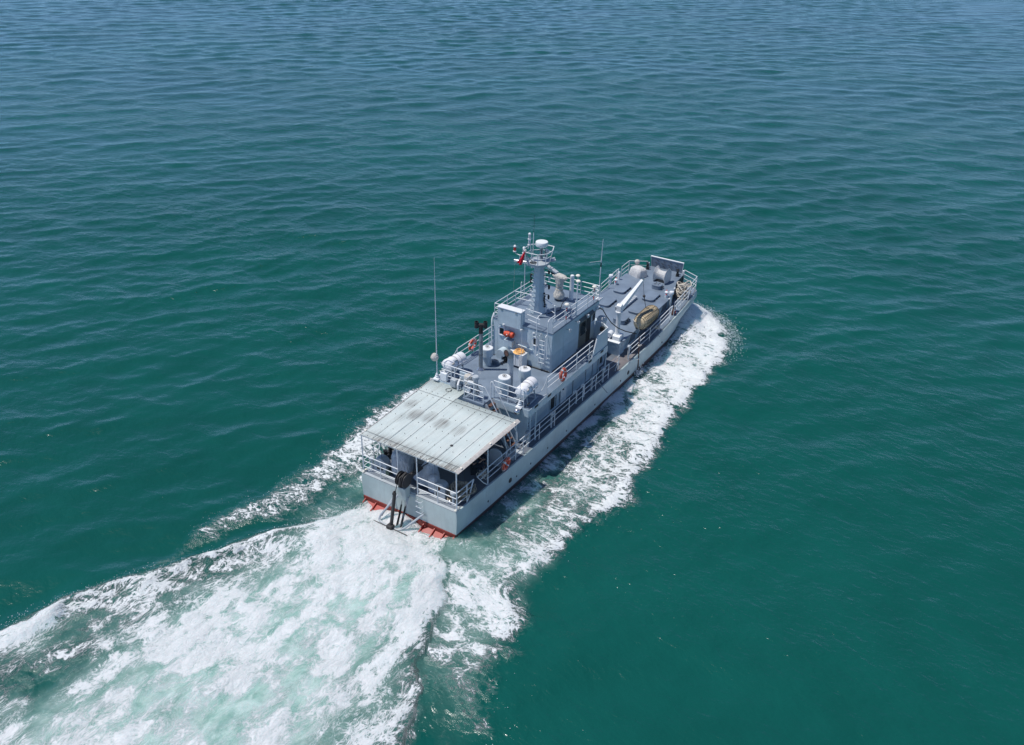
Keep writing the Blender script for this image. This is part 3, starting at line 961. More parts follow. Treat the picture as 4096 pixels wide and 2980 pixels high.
# ------------------------------------------------------------ deckhouse
U, RF = 4.03, 6.44
def build_deckhouse():
    dh = MB().b2((7.05, -1.97, 1.40), (16.35, 1.97, 3.84)).build("deckhouse", 'house', SHIP, bev=0.02)
    # forward step under the wheelhouse front
    MB().b2((16.352, -1.75, 1.40), (17.55, 1.75, 4.40)).build("forward_bulkhead", 'house', dh, bev=0.02)
    # aft wall coming out to the overhang corners
    MB().b2((6.98, -2.55, 1.50), (7.06, 2.55, 3.84)).build("aft_wall", 'house', dh)
    # starboard door opening, its frame and the open leaf
    for s in (-1,):
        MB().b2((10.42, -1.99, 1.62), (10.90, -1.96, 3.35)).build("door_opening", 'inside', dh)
        mb = MB()
        mb.tube([(10.38, -1.99, 1.6), (10.38, -1.99, 3.4), (10.95, -1.99, 3.4), (10.95, -1.99, 1.6)], 0.035, 6, closed=True)
        mb.build("door_frame", 'house', dh)
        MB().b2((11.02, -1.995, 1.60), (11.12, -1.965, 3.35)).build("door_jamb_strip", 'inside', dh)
        lf = MB().b2((11.52, -2.06, 1.52), (12.18, -2.02, 3.25)).build("door_leaf", 'white', dh, bev=0.015)
        MB().cyl((11.75, -2.10, 2.42), (11.75, -2.06, 2.42), 0.06, n=10).build("handle", 'black', lf)
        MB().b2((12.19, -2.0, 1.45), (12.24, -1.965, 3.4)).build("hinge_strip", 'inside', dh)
    # panel seams and stiffeners on the starboard side
    for x in (13.12, 14.72, 15.6):
        MB().box((x, -1.975, 2.6), (0.035, 0.02, 2.3)).build("wall_seam", 'print', dh)
    lp = MB().box((14.3, -2.05, 2.62), (0.95, 0.12, 0.12)).build("wall_lamp", 'white', dh, bev=0.02)
    # overhang pillars
    for x, y in ((7.15, -2.62), (7.55, -2.72), (16.3, -2.05), (16.6, -2.35)):
        for s in (1, -1):
            MB().cyl((x, y * s, 1.45), (x, y * s, 3.86), 0.045, n=8).build("pillar", 'house', dh)
    # frame of the recess forward
    MB().tube([(16.58, -1.80, 1.5), (17.35, -1.80, 1.52), (17.5, -1.80, 1.8), (17.5, -1.80, 3.7)], 0.04, 6).build("recess_frame", 'rail', dh)
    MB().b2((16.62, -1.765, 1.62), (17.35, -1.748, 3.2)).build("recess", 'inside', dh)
    # faint stencilled marks low on the wall
    mk = MB()
    mk.prism([(7.62, -1.976, 1.95), (7.80, -1.976, 1.93), (7.76, -1.976, 2.18)], (0, 0.004, 0))
    for i, (a, b) in enumerate(((7.85, 8.02), (8.05, 8.16), (8.19, 8.32), (8.36, 8.44))):
        mk.box(((a + b) / 2, -1.975, 1.98), (b - a, 0.006, 0.035))
    for a, b in ((7.62, 7.74), (7.78, 7.9), (7.95, 8.1), (8.14, 8.26)):
        mk.box(((a + b) / 2, -1.975, 1.80), (b - a, 0.006, 0.045))
    mk.box((7.66, -1.975, 1.68), (0.03, 0.006, 0.03))
    mk.build("stencil_mark", 'print', dh)['kind'] = 'stuff'
    # upper deck plate with fascia
    ud = MB().prism([(6.35, -2.98, 3.86), (15.35, -2.98, 3.86), (15.75, -2.4, 3.86), (17.55, -1.75, 3.86), (17.55, 1.75, 3.86), (15.75, 2.4, 3.86), (15.35, 2.98, 3.86), (6.35, 2.98, 3.86)], (0, 0, U - 3.86)).build("upper_deck", 'deck', SHIP)
    fa = MB()
    for s in (1, -1):
        fa.b2((6.33, s * 2.981, 3.60), (15.35, s * 3.0, U - 0.01))
    fa.b2((6.32, -2.98, 3.60), (6.348, -0.80, U - 0.01))
    fa.b2((6.32, 0.55, 3.60), (6.348, 2.98, U - 0.01))
    fa.build("fascia", 'house', ud)
    for x in (6.9, 8.25, 12.9, 14.4):
        MB().b2((x, -3.012, 3.86), (x + 0.36, -2.999, 3.99)).build("scupper", 'inside', ud)
    # balcony at the aft edge
    bl = MB().b2((5.48, -0.74, 3.90), (6.318, 0.56, U)).build("balcony", 'deck', SHIP)
    # stair down to the side deck
    st = MB()
    for y in ():
        pass
    a, b = Vector((5.62, -0.78, 4.0)), Vector((5.62, -2.35, 1.6))
    for dx in (0.0, 0.66):
        st.beam(a + Vector((dx, 0, 0)), b + Vector((dx, 0, 0)), 0.05, 0.2)
    sto = st.build("stair", 'grey', SHIP)
    for i in range(8):
        t = (i + 0.6) / 8.4
        p = a.lerp(b, t)
        MB().box((p.x + 0.33, p.y, p.z), (0.6, 0.22, 0.03)).build("tread", 'rust', sto)
    for dx in (-0.02, 0.68):
        mb = MB()
        q0, q1 = a + Vector((dx, 0.08, 1.03)), b + Vector((dx, 0, 0.85))
        mb.tube([a + Vector((dx, 0.10, 0.0)), q0 + Vector((0, 0.02, -0.05)), q0 + Vector((0, -0.08, 0.0)), q1, b + Vector((dx, -0.05, 0.0))], 0.026, 6)
        mb.build("handrail", 'rail', sto)
    return dh, ud
DH, UD = build_deckhouse()

# upper-deck rails
ud = lambda x, y: (x, y, U)
rail_run([ud(8.3, -2.9), ud(9.9, -2.9), ud(11.5, -2.9), ud(13.0, -2.9), ud(13.5, -2.9)], posts=[ud(8.3, -2.9), ud(9.9, -2.9), ud(11.6, -2.9), ud(13.1, -2.9)])
rail_run([ud(8.3, 2.88), ud(9.9, 2.88), ud(11.5, 2.88), ud(13.5, 2.88), ud(15.2, 2.88)])
rail_run([ud(6.42, -0.80), ud(6.42, -1.66), ud(6.42, -2.62)])
rail_run([ud(6.42, 2.58), ud(6.42, 1.95), ud(6.42, 1.75), ud(6.42, 0.50), ud(5.56, 0.50), ud(5.56, -0.10), ud(5.56, -0.70)], posts=[ud(6.42, 1.95), ud(6.42, 1.72), ud(6.42, 0.50), ud(5.56, 0.50), ud(5.56, -0.10), ud(5.56, -0.70), ud(6.42, 0.85)])
for a, b in (((8.3, 2.88, U + 1.0), (6.5, 2.75, U + 1.0)), ((8.3, -2.9, U + 1.0), (7.6, -2.7, U + 0.35))):
    a, b = Vector(a), Vector(b)
    P = [a.lerp(b, i / 8) + Vector((0, 0, -0.28 * 4 * (i / 8) * (1 - i / 8))) for i in range(9)]
    MB().tube(P, 0.014, 5).build("safety_chain", 'rail', UD)
MB().tube([ud(8.3, -2.9), (7.95, -2.86, U + 0.02)], 0.02, 5).build("post_brace", 'rail', UD)

# ------------------------------------------------------------ wheelhouse
def build_wheelhouse():
    x0, x1 = 10.44, 15.60
    wh = MB().b2((x0, -1.92, U - 0.02), (x1, 1.92, RF - 0.06)).build("wheelhouse", 'house', SHIP, bev=0.03)
    rf = MB().prism([(x0 - 0.02, -1.94, RF - 0.06), (16.15, -1.94, RF - 0.06), (16.15, 1.94, RF - 0.06), (x0 - 0.02, 1.94, RF - 0.06)], (0, 0, 0.06)).build("wheelhouse_roof", 'deck', SHIP)
    # corner visors at the fore end of the roof
    for s in (1, -1):
        MB().prism([(15.605, 1.92 * s, 5.75), (16.1, 1.92 * s, 6.37), (15.605, 1.92 * s, 6.37)], (0, -0.25 * s, 0)).build("visor_bracket", 'house', rf)
        MB().box((15.95, 1.9 * s, RF + 0.06), (0.42, 0.3, 0.10)).build("roof_vent_box", 'white', rf, bev=0.02)
    # fore windows
    for i, y in enumerate((-1.45, -0.72, 0.0, 0.72, 1.45)):
        f = MB().box((x1 + 0.015, y, 5.62), (0.03, 0.62, 0.62)).build("window_frame", 'grey', wh, bev=0.02)
        MB().box((x1 + 0.033, y, 5.62), (0.012, 0.50, 0.50)).build("pane", 'glass', f)
    # aft windows
    for y0, y1, z0, z1 in ((1.14, 1.49, 5.48, 5.95), (-1.03, -0.72, 5.44, 5.92)):
        yc, zc = (y0 + y1) / 2, (z0 + z1) / 2
        mb = MB()
        w, h, r = (y1 - y0) / 2, (z1 - z0) / 2, 0.07
        P = []
        for cy, cz, a in ((w - r, h - r, 0), (-w + r, h - r, 90), (-w + r, -h + r, 180), (w - r, -h + r, 270)):
            for k in range(4):
                t = math.radians(a + 30 * k)
                P.append((x0 - 0.02, yc + cy + r * math.cos(t), zc + cz + r * math.sin(t)))
        mb.tube(P, 0.048, 6, closed=True)
        f = mb.build("window_frame", 'white', wh)
        MB().b2((x0 - 0.022, yc - w + 0.01, zc - h + 0.01), (x0 - 0.004, yc + w - 0.01, zc + h - 0.01)).build("pane", 'glass', f)
        MB().tube(arc((x0 - 0.08, yc, zc + h - 0.05), w + 0.07, math.radians(15), math.radians(165), 8, 'yz'), 0.018, 5).build("drip_edge", 'house', f)
    # starboard door bay: dark sliding leaf, opening, window
    sd = -1.925
    MB().b2((13.55, sd - 0.012, 4.24), (14.46, sd + 0.02, 6.06)).build("sliding_door", 'doorgrey', wh, bev=0.01)
    dleaf = MB().b2((13.66, sd - 0.022, 4.95), (14.34, sd - 0.008, 5.85)).build("door_pane", 'glass', wh)
    MB().tube([(14.3, sd - 0.05, 5.0), (14.3, sd - 0.09, 5.12), (14.3, sd - 0.05, 5.25)], 0.015, 5).build("door_handle", 'chrome', wh)
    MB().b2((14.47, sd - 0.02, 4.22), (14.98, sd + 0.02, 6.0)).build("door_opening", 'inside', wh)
    MB().prism([(13.5, sd - 0.01, 6.12), (13.5, sd - 0.17, 5.98), (13.5, sd - 0.17, 5.92), (13.5, sd - 0.01, 5.92)], (1.65, 0, 0)).build("door_hood", 'doorgrey', wh)
    f = MB().b2((15.12, sd - 0.03, 5.32), (15.52, sd + 0.01, 5.92)).build("window_frame", 'chrome', wh, bev=0.03)
    MB().b2((15.17, sd - 0.036, 5.38), (15.47, sd - 0.02, 5.86)).build("pane", 'glass', f)
    MB().b2((13.4, -2.12, U + 0.002), (15.3, -1.925, U + 0.20)).build("door_step", 'lowdeck', wh)
    # weld seams of the wall plates
    for x in (11.8, 13.1):
        MB().box((x, -1.922, 5.2), (0.02, 0.008, 2.2)).build("weld_seam", 'house', wh)
    MB().box((12.0, -1.922, 5.05), (3.0, 0.008, 0.02)).build("weld_seam", 'house', wh)
    for y in (-0.3, 1.62):
        MB().box((x0 - 0.002, y, 5.2), (0.008, 0.02, 2.2)).build("weld_seam", 'house', wh)
    # deck-edge conduit and a bundle of cables along the foot of the wall
    MB().tube([(x0 - 0.05, 1.8, U + 0.05), (x0 - 0.06, -1.85, U + 0.05)], 0.03, 6).build("foot_conduit", 'rubber', wh)
    MB().tube([(10.6, -1.96, U + 0.04), (13.3, -1.97, U + 0.04)], 0.025, 6).build("foot_conduit", 'rubber', wh)
    # lamps on walls
    def lamp(p, d):
        l = MB().beam(Vector(p), Vector(p) + Vector(d) * 0.2, 0.035, 0.035).build("wall_light", 'chrome', wh)
        q = Vector(p) + Vector(d) * 0.24
        MB().lathe([(0.02, 0.08), (0.075, 0.05), (0.085, -0.02), (0.055, -0.12), (0.02, -0.13)], (0, 0, 0), 10).build("lamp_glass", 'lamp', l, loc=q)
    for p, d in (((x0, 1.06, 6.26), (-1, 0, 0)), ((x0, -0.09, 6.24), (-1, 0, 0)), ((x0, -0.88, 6.26), (-1, 0, 0)), ((13.0, -1.92, 6.2), (0, -1, 0)), ((12.0, -1.92, 6.1), (0, -1, 0)), ((14.1, -1.94, 6.2), (0, -1, 0))):
        lamp(p, d)
    # pipe up the port aft corner and cable tray
    MB().tube([(x0 - 0.06, 1.97, U), (x0 - 0.06, 1.97, 6.05), (x0 - 0.0, 1.99, 6.3), (x0 + 0.25, 2.02, RF + 0.12)], 0.05, 8).build("corner_pipe", 'rail', wh)
    MB().tube([(x0 - 0.03, 0.36, 5.2), (x0 - 0.03, -0.66, 5.12), (x0 - 0.03, -0.7, 5.1)], 0.03, 6).build("cable_pipe", 'house', wh)
    eb = MB().b2((x0 - 0.32, 0.46, 5.05), (x0 - 0.002, 1.0, 5.42)).build("junction_box", 'house', wh, bev=0.02)
    # round-topped air trunk beside the hatch
    P = [(x0 - 0.52, 1.36, U), (x0 - 0.52, 1.36, U + 0.52)] + [(x0 - 0.52, 1.10 + 0.26 * math.cos(PI * i / 10), U + 0.52 + 0.26 * math.sin(PI * i / 10)) for i in range(1, 10)] + [(x0 - 0.52, 0.84, U + 0.52), (x0 - 0.52, 0.84, U + 0.40), (x0 - 0.52, 1.0, U + 0.40), (x0 - 0.52, 1.02, U)]
    MB().prism(P, (0.46, 0, 0)).build("air_trunk", 'house', wh, bev=0.01, sharp=30)
    MB().b2((x0 - 0.45, 0.80, U), (x0 - 0.15, 0.98, U + 0.3)).build("trunk_fan", 'black', wh, bev=0.03)
    # ladder with hooped hand rails
    ld = MB()
    for y in (-1.22, -1.58):
        ld.tube([(x0 - 0.02, y, 6.28), (x0 - 0.2, y, 6.2), (x0 - 0.2, y, 4.5), (x0 - 0.02, y, 4.42)], 0.02, 6)
    lo_ = ld.build("ladder", 'rail', wh)
    for i in range(6):
        MB().cyl((x0 - 0.2, -1.22, 4.6 + 0.27 * i), (x0 - 0.2, -1.58, 4.6 + 0.27 * i), 0.016, n=6).build("rung", 'rail', lo_)
    for y in (-1.06, -1.74):
        MB().tube([(x0 - 0.03, y, 4.95), (x0 - 0.24, y, 4.92), (x0 - 0.24, y, RF + 0.75), (x0 - 0.1, y, RF + 0.86), (x0 + 0.25, y, RF + 0.86)] + ([(x0 + 0.55, y, RF + 0.86)] if y < -1.5 else [(x0 + 0.35, 0.0, RF + 0.86)]), 0.024, 6).build("hand_rail", 'rail', lo_)
    for z in (0.3, 0.58):
        MB().cyl((x0 + 0.08, -1.06, RF + z), (x0 + 0.3, 0.0, RF + z), 0.02, n=6).build("guard_bar", 'rail', lo_)
    # wing bulwarks of the bridge
    for s in (-1, 1):
        b = MB()
        y = 2.96 * s
        b.prism([(13.35, y, U - 0.1), (13.95, y, 5.14), (15.25, y, 5.16), (15.3, y, U - 0.1)], (0, -0.04 * s, 0))
        b.prism([(15.3, y, U - 0.1), (15.25, y, 5.16), (15.62, 2.45 * s, 5.18), (15.66, 2.45 * s, U - 0.1)], (-0.04, -0.02 * s, 0))
        b.prism([(15.66, 2.45 * s, U - 0.1), (15.62, 2.45 * s, 5.18), (15.64, 1.93 * s, 5.18), (15.66, 1.93 * s, U - 0.1)], (-0.04, 0, 0))
        bo = b.build("wing_bulwark", 'house', SHIP)
        cp = MB()
        cp.tube([(13.38, y, U), (13.95, y - 0.02 * s, 5.16), (15.25, y - 0.02 * s, 5.18), (15.61, 2.44 * s, 5.20), (15.63, 1.95 * s, 5.20)], 0.035, 6)
        cp.build("capping", 'rail', bo)
        pl = MB().lathe([(0.10, 0), (0.12, 0.05), (0.30, 0.18), (0.32, 0.32), (0.24, 0.46), (0.06, 0.52)], (0, 0, 0), 14)
        pl.build("covered_lamp", 'canvas', bo, loc=(15.95, 2.2 * s, 4.95))
        MB().cyl((15.62, 2.2 * s, 5.0), (15.98, 2.2 * s, 5.0), 0.04, n=8).build("lamp_arm", 'grey', bo)
    # dials by the wing
    MB().box((15.35, -2.55, 4.95), (0.2, 0.22, 0.25)).build("wing_instrument", 'black', wh)
    # satellite dome outboard of the port wing
    MB().lathe([(0.25, 0.0), (0.5, 0.05), (0.52, 0.2), (0.40, 0.42), (0.18, 0.55), (0.04, 0.58)], (0, 0, 0), 20).build("antenna_dome", 'cream', wh, loc=(15.3, 2.55, 5.2))
    return wh, rf
WH, ROOF = build_wheelhouse()
rp = lambda x, y: (x, y, RF)
rail_run([rp(10.5, 1.86), rp(11.8, 1.86), rp(13.3, 1.86), rp(14.8, 1.86), rp(16.05, 1.86), rp(16.05, 0.6), rp(16.05, -0.6), rp(16.05, -1.84), rp(14.6, -1.84), rp(13.2, -1.84), rp(11.9, -1.84), rp(10.55, -1.84)], levels=(0.26, 0.53, 0.82), h=0.82)
rail_run([rp(10.5, 1.86), rp(10.5, 1.50)], levels=(0.26, 0.53, 0.82), posts=[])
rail_run([rp(12.6, 1.80), rp(12.7, 0.75)], levels=(0.40, 0.80), posts=[rp(12.6, 1.80)])
rail_run([rp(12.6, -0.05), rp(12.0, -1.15)], levels=(0.42, 0.86), posts=[rp(12.0, -1.15)])
MB().tube([rp(12.0, -1.15), (12.0, -1.15, RF + 0.9)], 0.03, 6).build("stanchion", 'rail', ROOF)
# locker across the aft edge of the roof
lk = MB().b2((10.22, -0.02, 6.22), (10.66, 1.50, 7.24)).build("roof_locker", 'house', SHIP, bev=0.015)
MB().b2((10.20, -0.04, 7.22), (10.68, 1.52, 7.27)).build("lid", 'white', lk, bev=0.01)
for y in (0.28, 1.22):
    MB().b2((10.195, y - 0.07, 7.12), (10.22, y + 0.07, 7.19)).build("hinge", 'chrome', lk)

# ------------------------------------------------------------ mast
def build_mast():
    z0, z1 = RF - 0.01, 9.46
    mb = MB()
    cx, cy = 12.34, 0.22
    # faceted column: broad aft-fore plate foot that narrows upwards
    def ring(z, a, b, ox):
        return [(cx + ox - a, cy - b * 0.6, z), (cx + ox - a * 0.4, cy - b, z), (cx + ox + a, cy - b, z), (cx + ox + a, cy + b, z), (cx + ox - a * 0.4, cy + b, z), (cx + ox - a, cy + b * 0.6, z)]
    ring_ = ring
    def ring(z, a, b, ox):
        cs, sn = math.cos(-0.42), math.sin(-0.42)
        return [(cx + (x - cx) * cs - (y - cy) * sn, cy + (x - cx) * sn + (y - cy) * cs, zz) for x, y, zz in ring_(z, a, b, ox)]
    mb.loft([ring(z0, 0.36, 0.36, 0.0), ring(z0 + 1.0, 0.28, 0.28, 0.02), ring(z0 + 2.0, 0.24, 0.24, 0.03), ring(z1, 0.21, 0.22, 0.03)])
    mast = mb.build("mast", 'house', SHIP, sharp=15)
    MB().prism([(cx - 0.2, cy + 0.24, z0 + 0.01), (cx + 0.25, cy + 0.55, z0 + 0.01), (cx + 0.1, cy + 0.22, z0 + 1.1)], (0.03, 0.0, 0)).build("foot_gusset", 'house', mast)
    MB().prism([(cx - 0.1, cy + 0.26, z0 + 0.01), (cx - 0.1, cy + 0.62, z0 + 0.01), (cx - 0.1, cy + 0.2, z0 + 1.1)], (0.04, 0, 0)).build("foot_gusset", 'house', mast)
    # rungs up the aft face
    for i in range(10):
        z = z0 + 0.22 + 0.285 * i
        t = (z - z0) / (z1 - z0)
        h = 0.32 * (1 - t) + 0.19 * t
        w = 0.17 * (1 - t) + 0.15 * t
        cs, sn = math.cos(-0.42), math.sin(-0.42)
        MB().tube([(cx + dx * cs - dy * sn, cy + dx * sn + dy * cs, zz) for dx, dy, zz in ((-h * 0.8, w, z), (-h - 0.13, w * 0.9, z + 0.03), (-h - 0.13, -w * 0.9, z + 0.03), (-h * 0.8, -w, z))], 0.014, 5).build("rung", 'rail', mast)
    # cable bundle on the starboard side
    mb = MB()
    for k in range(3):
        mb.tube([(cx + 0.05 + 0.05 * k, cy - 0.36, z0), (cx + 0.05 + 0.05 * k, cy - 0.28, z0 + 1.0), (cx + 0.06 + 0.04 * k, cy - 0.235, z0 + 2.0), (cx + 0.06 + 0.04 * k, cy - 0.22, z1)], 0.022, 5)
    mb.build("cable_bundle", 'rubber', mast)
    mb = MB()
    for i in range(7):
        mb.ball((cx + 0.1 + random.uniform(-.05, .05), cy - 0.42 + random.uniform(-.04, .04), z0 + 0.45 + 0.13 * i), 0.06, 8)
    mb.build("cable_box", 'black', mast)
    MB().box((cx + 0.2, cy - 0.42, z0 + 0.32), (0.1, 0.2, 0.5)).build("junction_box", 'white', mast, bev=0.01)
    # signal lamps hung under the platform, both sides
    for k, (dy, zz) in enumerate(((-0.62, 9.0), (-0.66, 8.62), (-0.66, 8.1), (-0.66, 7.5), (0.48, 9.1), (0.52, 8.5), (0.52, 8.2), (0.54, 7.6))):
        a = MB().tube([(cx + 0.1, cy + dy * 0.35, zz + 0.1), (cx + 0.12, cy + dy, zz + 0.14)], 0.016, 5).build("lamp_arm", 'black', mast)
        MB().lathe([(0.05, 0.12), (0.065, 0.06), (0.065, -0.02), (0.05, -0.12)], (0, 0, 0), 10).build("signal_lamp", 'lamp' if k % 3 == 1 else 'black', a, loc=(cx + 0.12, cy + dy, zz))
    # platform
    pz = 9.46
    out = [(11.60, -0.16), (11.58, 0.50), (11.95, 0.80), (12.55, 0.80), (12.95, 0.45), (12.95, -0.20), (12.45, -0.42), (11.95, -0.42)]
    pf = MB().prism([(x, y, pz) for x, y in out], (0, 0, 0.12)).build("platform", 'grey', mast, sharp=20)
    MB().lathe([(0.20, 0.0), (0.20, 0.012)], (11.86, 0.28, pz + 0.121), 16).build("access_hole", 'inside', pf)
    MB().prism([(12.5, -0.10, pz), (13.05, -0.10, pz), (13.3, -0.25, pz + 0.06), (12.9, -0.55, pz + 0.06)], (0, 0, 0.07)).build("side_wing", 'grey', pf)
    # flared guard rail
    lo_ = [Vector((x, y, pz + 0.12)) for x, y in out]
    cen = Vector((12.3, 0.2, 0))
    hi_ = [Vector((cen.x + (p.x - cen.x) * 1.22, cen.y + (p.y - cen.y) * 1.22, pz + 0.80)) for p in lo_]
    mid = [a.lerp(b, 0.55) for a, b in zip(lo_, hi_)]
    mb = MB()
    mb.tube(hi_, 0.026, 6, closed=True)
    mb.tube(mid, 0.018, 6, closed=True)
    for a, b in zip(lo_, hi_):
        mb.tube([a, b], 0.022, 6)
    mb.build("platform_railing", 'rail', mast)
    # radar dome on its post
    rd = MB().cyl((12.46, 0.13, pz + 0.12), (12.46, 0.13, 10.36), 0.10, n=12).build("radar_post", 'grey', mast)
    MB().lathe([(0.24, 0.0), (0.33, 0.05), (0.345, 0.10), (0.345, 0.27), (0.33, 0.295), (0.02, 0.31)], (12.46, 0.13, 10.36), 28).build("radar_dome", 'white', rd)
    MB().tube(arc((12.36, 0.2, 10.0), 0.17, 0.5, 2 * PI - 0.3, 12, 'yz'), 0.012, 5).build("cable_loop", 'rubber', rd)
    MB().tube([(12.36, 0.05, 10.3), (12.35, 0.06, 9.9), (12.35, 0.0, 9.6)], 0.016, 5).build("cable", 'rubber', rd)
    # fittings on the platform
    fb = MB().box((12.8, 0.02, pz + 0.45), (0.2, 0.14, 0.45)).build("fog_horn", 'chrome', mast, bev=0.03)
    MB().ball((12.75, -0.1, pz + 0.6), 0.09, 10).build("lamp_glass", 'lamp', fb)
    # scanner arm to starboard, yard to port
    MB().beam((12.25, -0.42, pz - 0.02), (11.98, -1.2, pz - 0.16), 0.20, 0.09).build("scanner_bar", 'grey', mast, bev=0.02)
    MB().cyl((12.2, -0.4, pz - 0.18), (12.0, -1.12, pz - 0.26), 0.022, n=6).build("yard_bar", 'rail', mast)
    MB().tube([(12.1, -0.75, pz - 0.2), (12.1, -0.75, pz - 0.34)], 0.02, 6).build("hailer_arm", 'black', mast)
    MB().lathe([(0.05, 0), (0.07, 0.12), (0.14, 0.26)], (12.15, -0.75, pz - 0.38), 12, 'x').build("loud_hailer", 'iron', mast)
    yb = MB().cyl((11.95, 0.62, pz + 0.02), (11.80, 1.46, pz + 0.02), 0.075, n=12).build("yard", 'chrome', mast)
    mb = MB()
    mb.tube([(11.86, 1.15, pz + 0.08), (11.86, 1.15, pz + 0.36)], 0.02, 6)
    mb.tube([(11.84, 1.46, pz + 0.52), (11.84, 1.40, pz + 0.42), (11.86, 1.15, pz + 0.36), (11.9, 0.95, pz + 0.42), (11.9, 0.93, pz + 0.54)], 0.022, 6)
    mb.build("lamp_bracket", 'rail', yb)
    def navlamp(p, mat):
        l = MB().lathe([(0.09, 0.0), (0.10, 0.05), (0.05, 0.07)], p, 12).build("lamp_base", 'white', mast)
        MB().lathe([(0.065, 0.07), (0.07, 0.12), (0.07, 0.26), (0.05, 0.28)], p, 12).build("lamp_lens", mat, l)
        MB().lathe([(0.075, 0.28), (0.08, 0.33), (0.04, 0.39), (0.015, 0.4)], p, 12).build("lamp_cap", 'white', l)
    navlamp((11.84, 1.47, pz + 0.5), 'redlamp')
    navlamp((11.9, 0.92, pz + 0.5), 'lamp')
    MB().tube([(12.0, 0.72, pz + 0.8), (12.02, 0.66, pz + 1.05)], 0.025, 6).build("lamp_stem", 'rail', mast)
    navlamp((12.02, 0.66, pz + 1.0), 'lamp'); navlamp((12.02, 0.66, pz + 1.32), 'lamp')
    # whip on the mast, gaff that carries the flag
    MB().tube([(12.55, 0.72, pz + 0.1), (12.55, 0.72, pz + 1.55)], 0.022, 6).build("whip_base", 'rail', mast)
    MB().tube([(12.55, 0.72, pz + 1.5), (12.57, 0.72, pz + 2.6)], [0.012, 0.006], 5).build("whip_tip", 'black', mast)
    MB().tube([(11.72, 0.02, pz + 0.1), (11.35, 0.34, pz + 0.62), (11.1, 0.5, pz + 1.05)], 0.022, 6).build("gaff", 'galv', mast)
    MB().tube([(11.82, 1.42, pz), (11.8, 1.5, 6.6)], 0.006, 4).build("halyard", 'rope_pale', mast)
    return mast
MAST = build_mast()

fl = MB()
P = []
n, m = 10, 7
for i in range(n + 1):
    for j in range(m + 1):
        t, s_ = i / n, j / m
        x = 11.28 - 0.12 * t + 0.07 * math.sin(7 * s_ + 3 * t) * (0.3 + t)
        y = 0.46 + 0.26 * t + (s_ - 0.35) * (0.06 + 0.22 * t)
        z = 10.34 - 0.74 * t + 0.05 * s_
        P.append((x, y, z))
fl.add(P, [(i * (m + 1) + j, i * (m + 1) + j + 1, (i + 1) * (m + 1) + j + 1, (i + 1) * (m + 1) + j) for i in range(n) for j in range(m)])
fo = fl.build("flag", 'flag', None)
sm = fo.modifiers.new("thick", 'SOLIDIFY'); sm.thickness = 0.012
fo['label'] = "small red flag drooping from the gaff at the mast platform"
fo['category'] = "flag"

# roof fittings (parts of the ship)
MB().lathe([(0.14, 0), (0.125, 0.05), (0.125, 1.4), (0.13, 1.42), (0.11, 1.52), (0.03, 1.56)], (15.05, -0.52, RF), 18).build("white_column", 'white', ROOF)
def pole(x, y, h, striped=False):
    p = MB().cyl((x, y, RF), (x, y, RF + h), 0.028, n=8).build("antenna_pole", 'rail', ROOF)
    MB().lathe([(0.03, -0.06), (0.05, 0.0), (0.13, 0.02), (0.14, 0.05), (0.10, 0.1), (0.02, 0.115)], (x, y, RF + h), 14).build("antenna_cap", 'cream', p)
    if striped:
        for z in (0.2, 0.72):
            MB().cyl((x, y, RF + z), (x, y, RF + z + 0.22), 0.033, n=8).build("red_band", 'hazred', p)
pole(13.24, -1.84, 2.05)
pole(12.05, -1.84, 1.08, True)
pole(15.35, -1.84, 0.98, True)
pole(15.9, -0.45, 1.15)
MB().tube([(13.0, -1.6, RF), (13.22, -1.84, RF + 1.1)], 0.016, 5).build("pole_stay", 'rail', ROOF)
MB().tube([(13.6, 2.05, RF - 0.1), (13.6, 2.05, RF + 0.9), (13.55, 2.0, RF + 1.0)], 0.03, 6).build("goose_pipe", 'rail', ROOF)
MB().tube([(13.9, 2.0, RF), (13.9, 2.02, 9.25)], 0.024, 6).build("port_aerial", 'rail', ROOF)
MB().ball((13.9, 2.02, 9.28), 0.075, 10).build("aerial_cap", 'cream', ROOF)
for p in ((10.75, 1.72, RF),):
    a = MB().cyl(p, (p[0], p[1], RF + 0.42), 0.05, n=8).build("small_vent", 'grey', ROOF)
    MB().lathe([(0.05, 0), (0.11, 0.02), (0.12, 0.08), (0.07, 0.13)], (p[0], p[1], RF + 0.4), 12).build("vent_cap", 'white', a)
MB().tube([(15.2, -0.2, RF + .01), (14.2, -0.4, RF + .02), (13.3, -0.75, RF + .02), (12.5, -0.4, RF + .02)], 0.016, 5).build("roof_cable", 'rubber', ROOF)
MB().box((15.1, 0.1, RF + 0.1), (0.3, 0.06, 0.06)).build("cleat", 'black', ROOF)
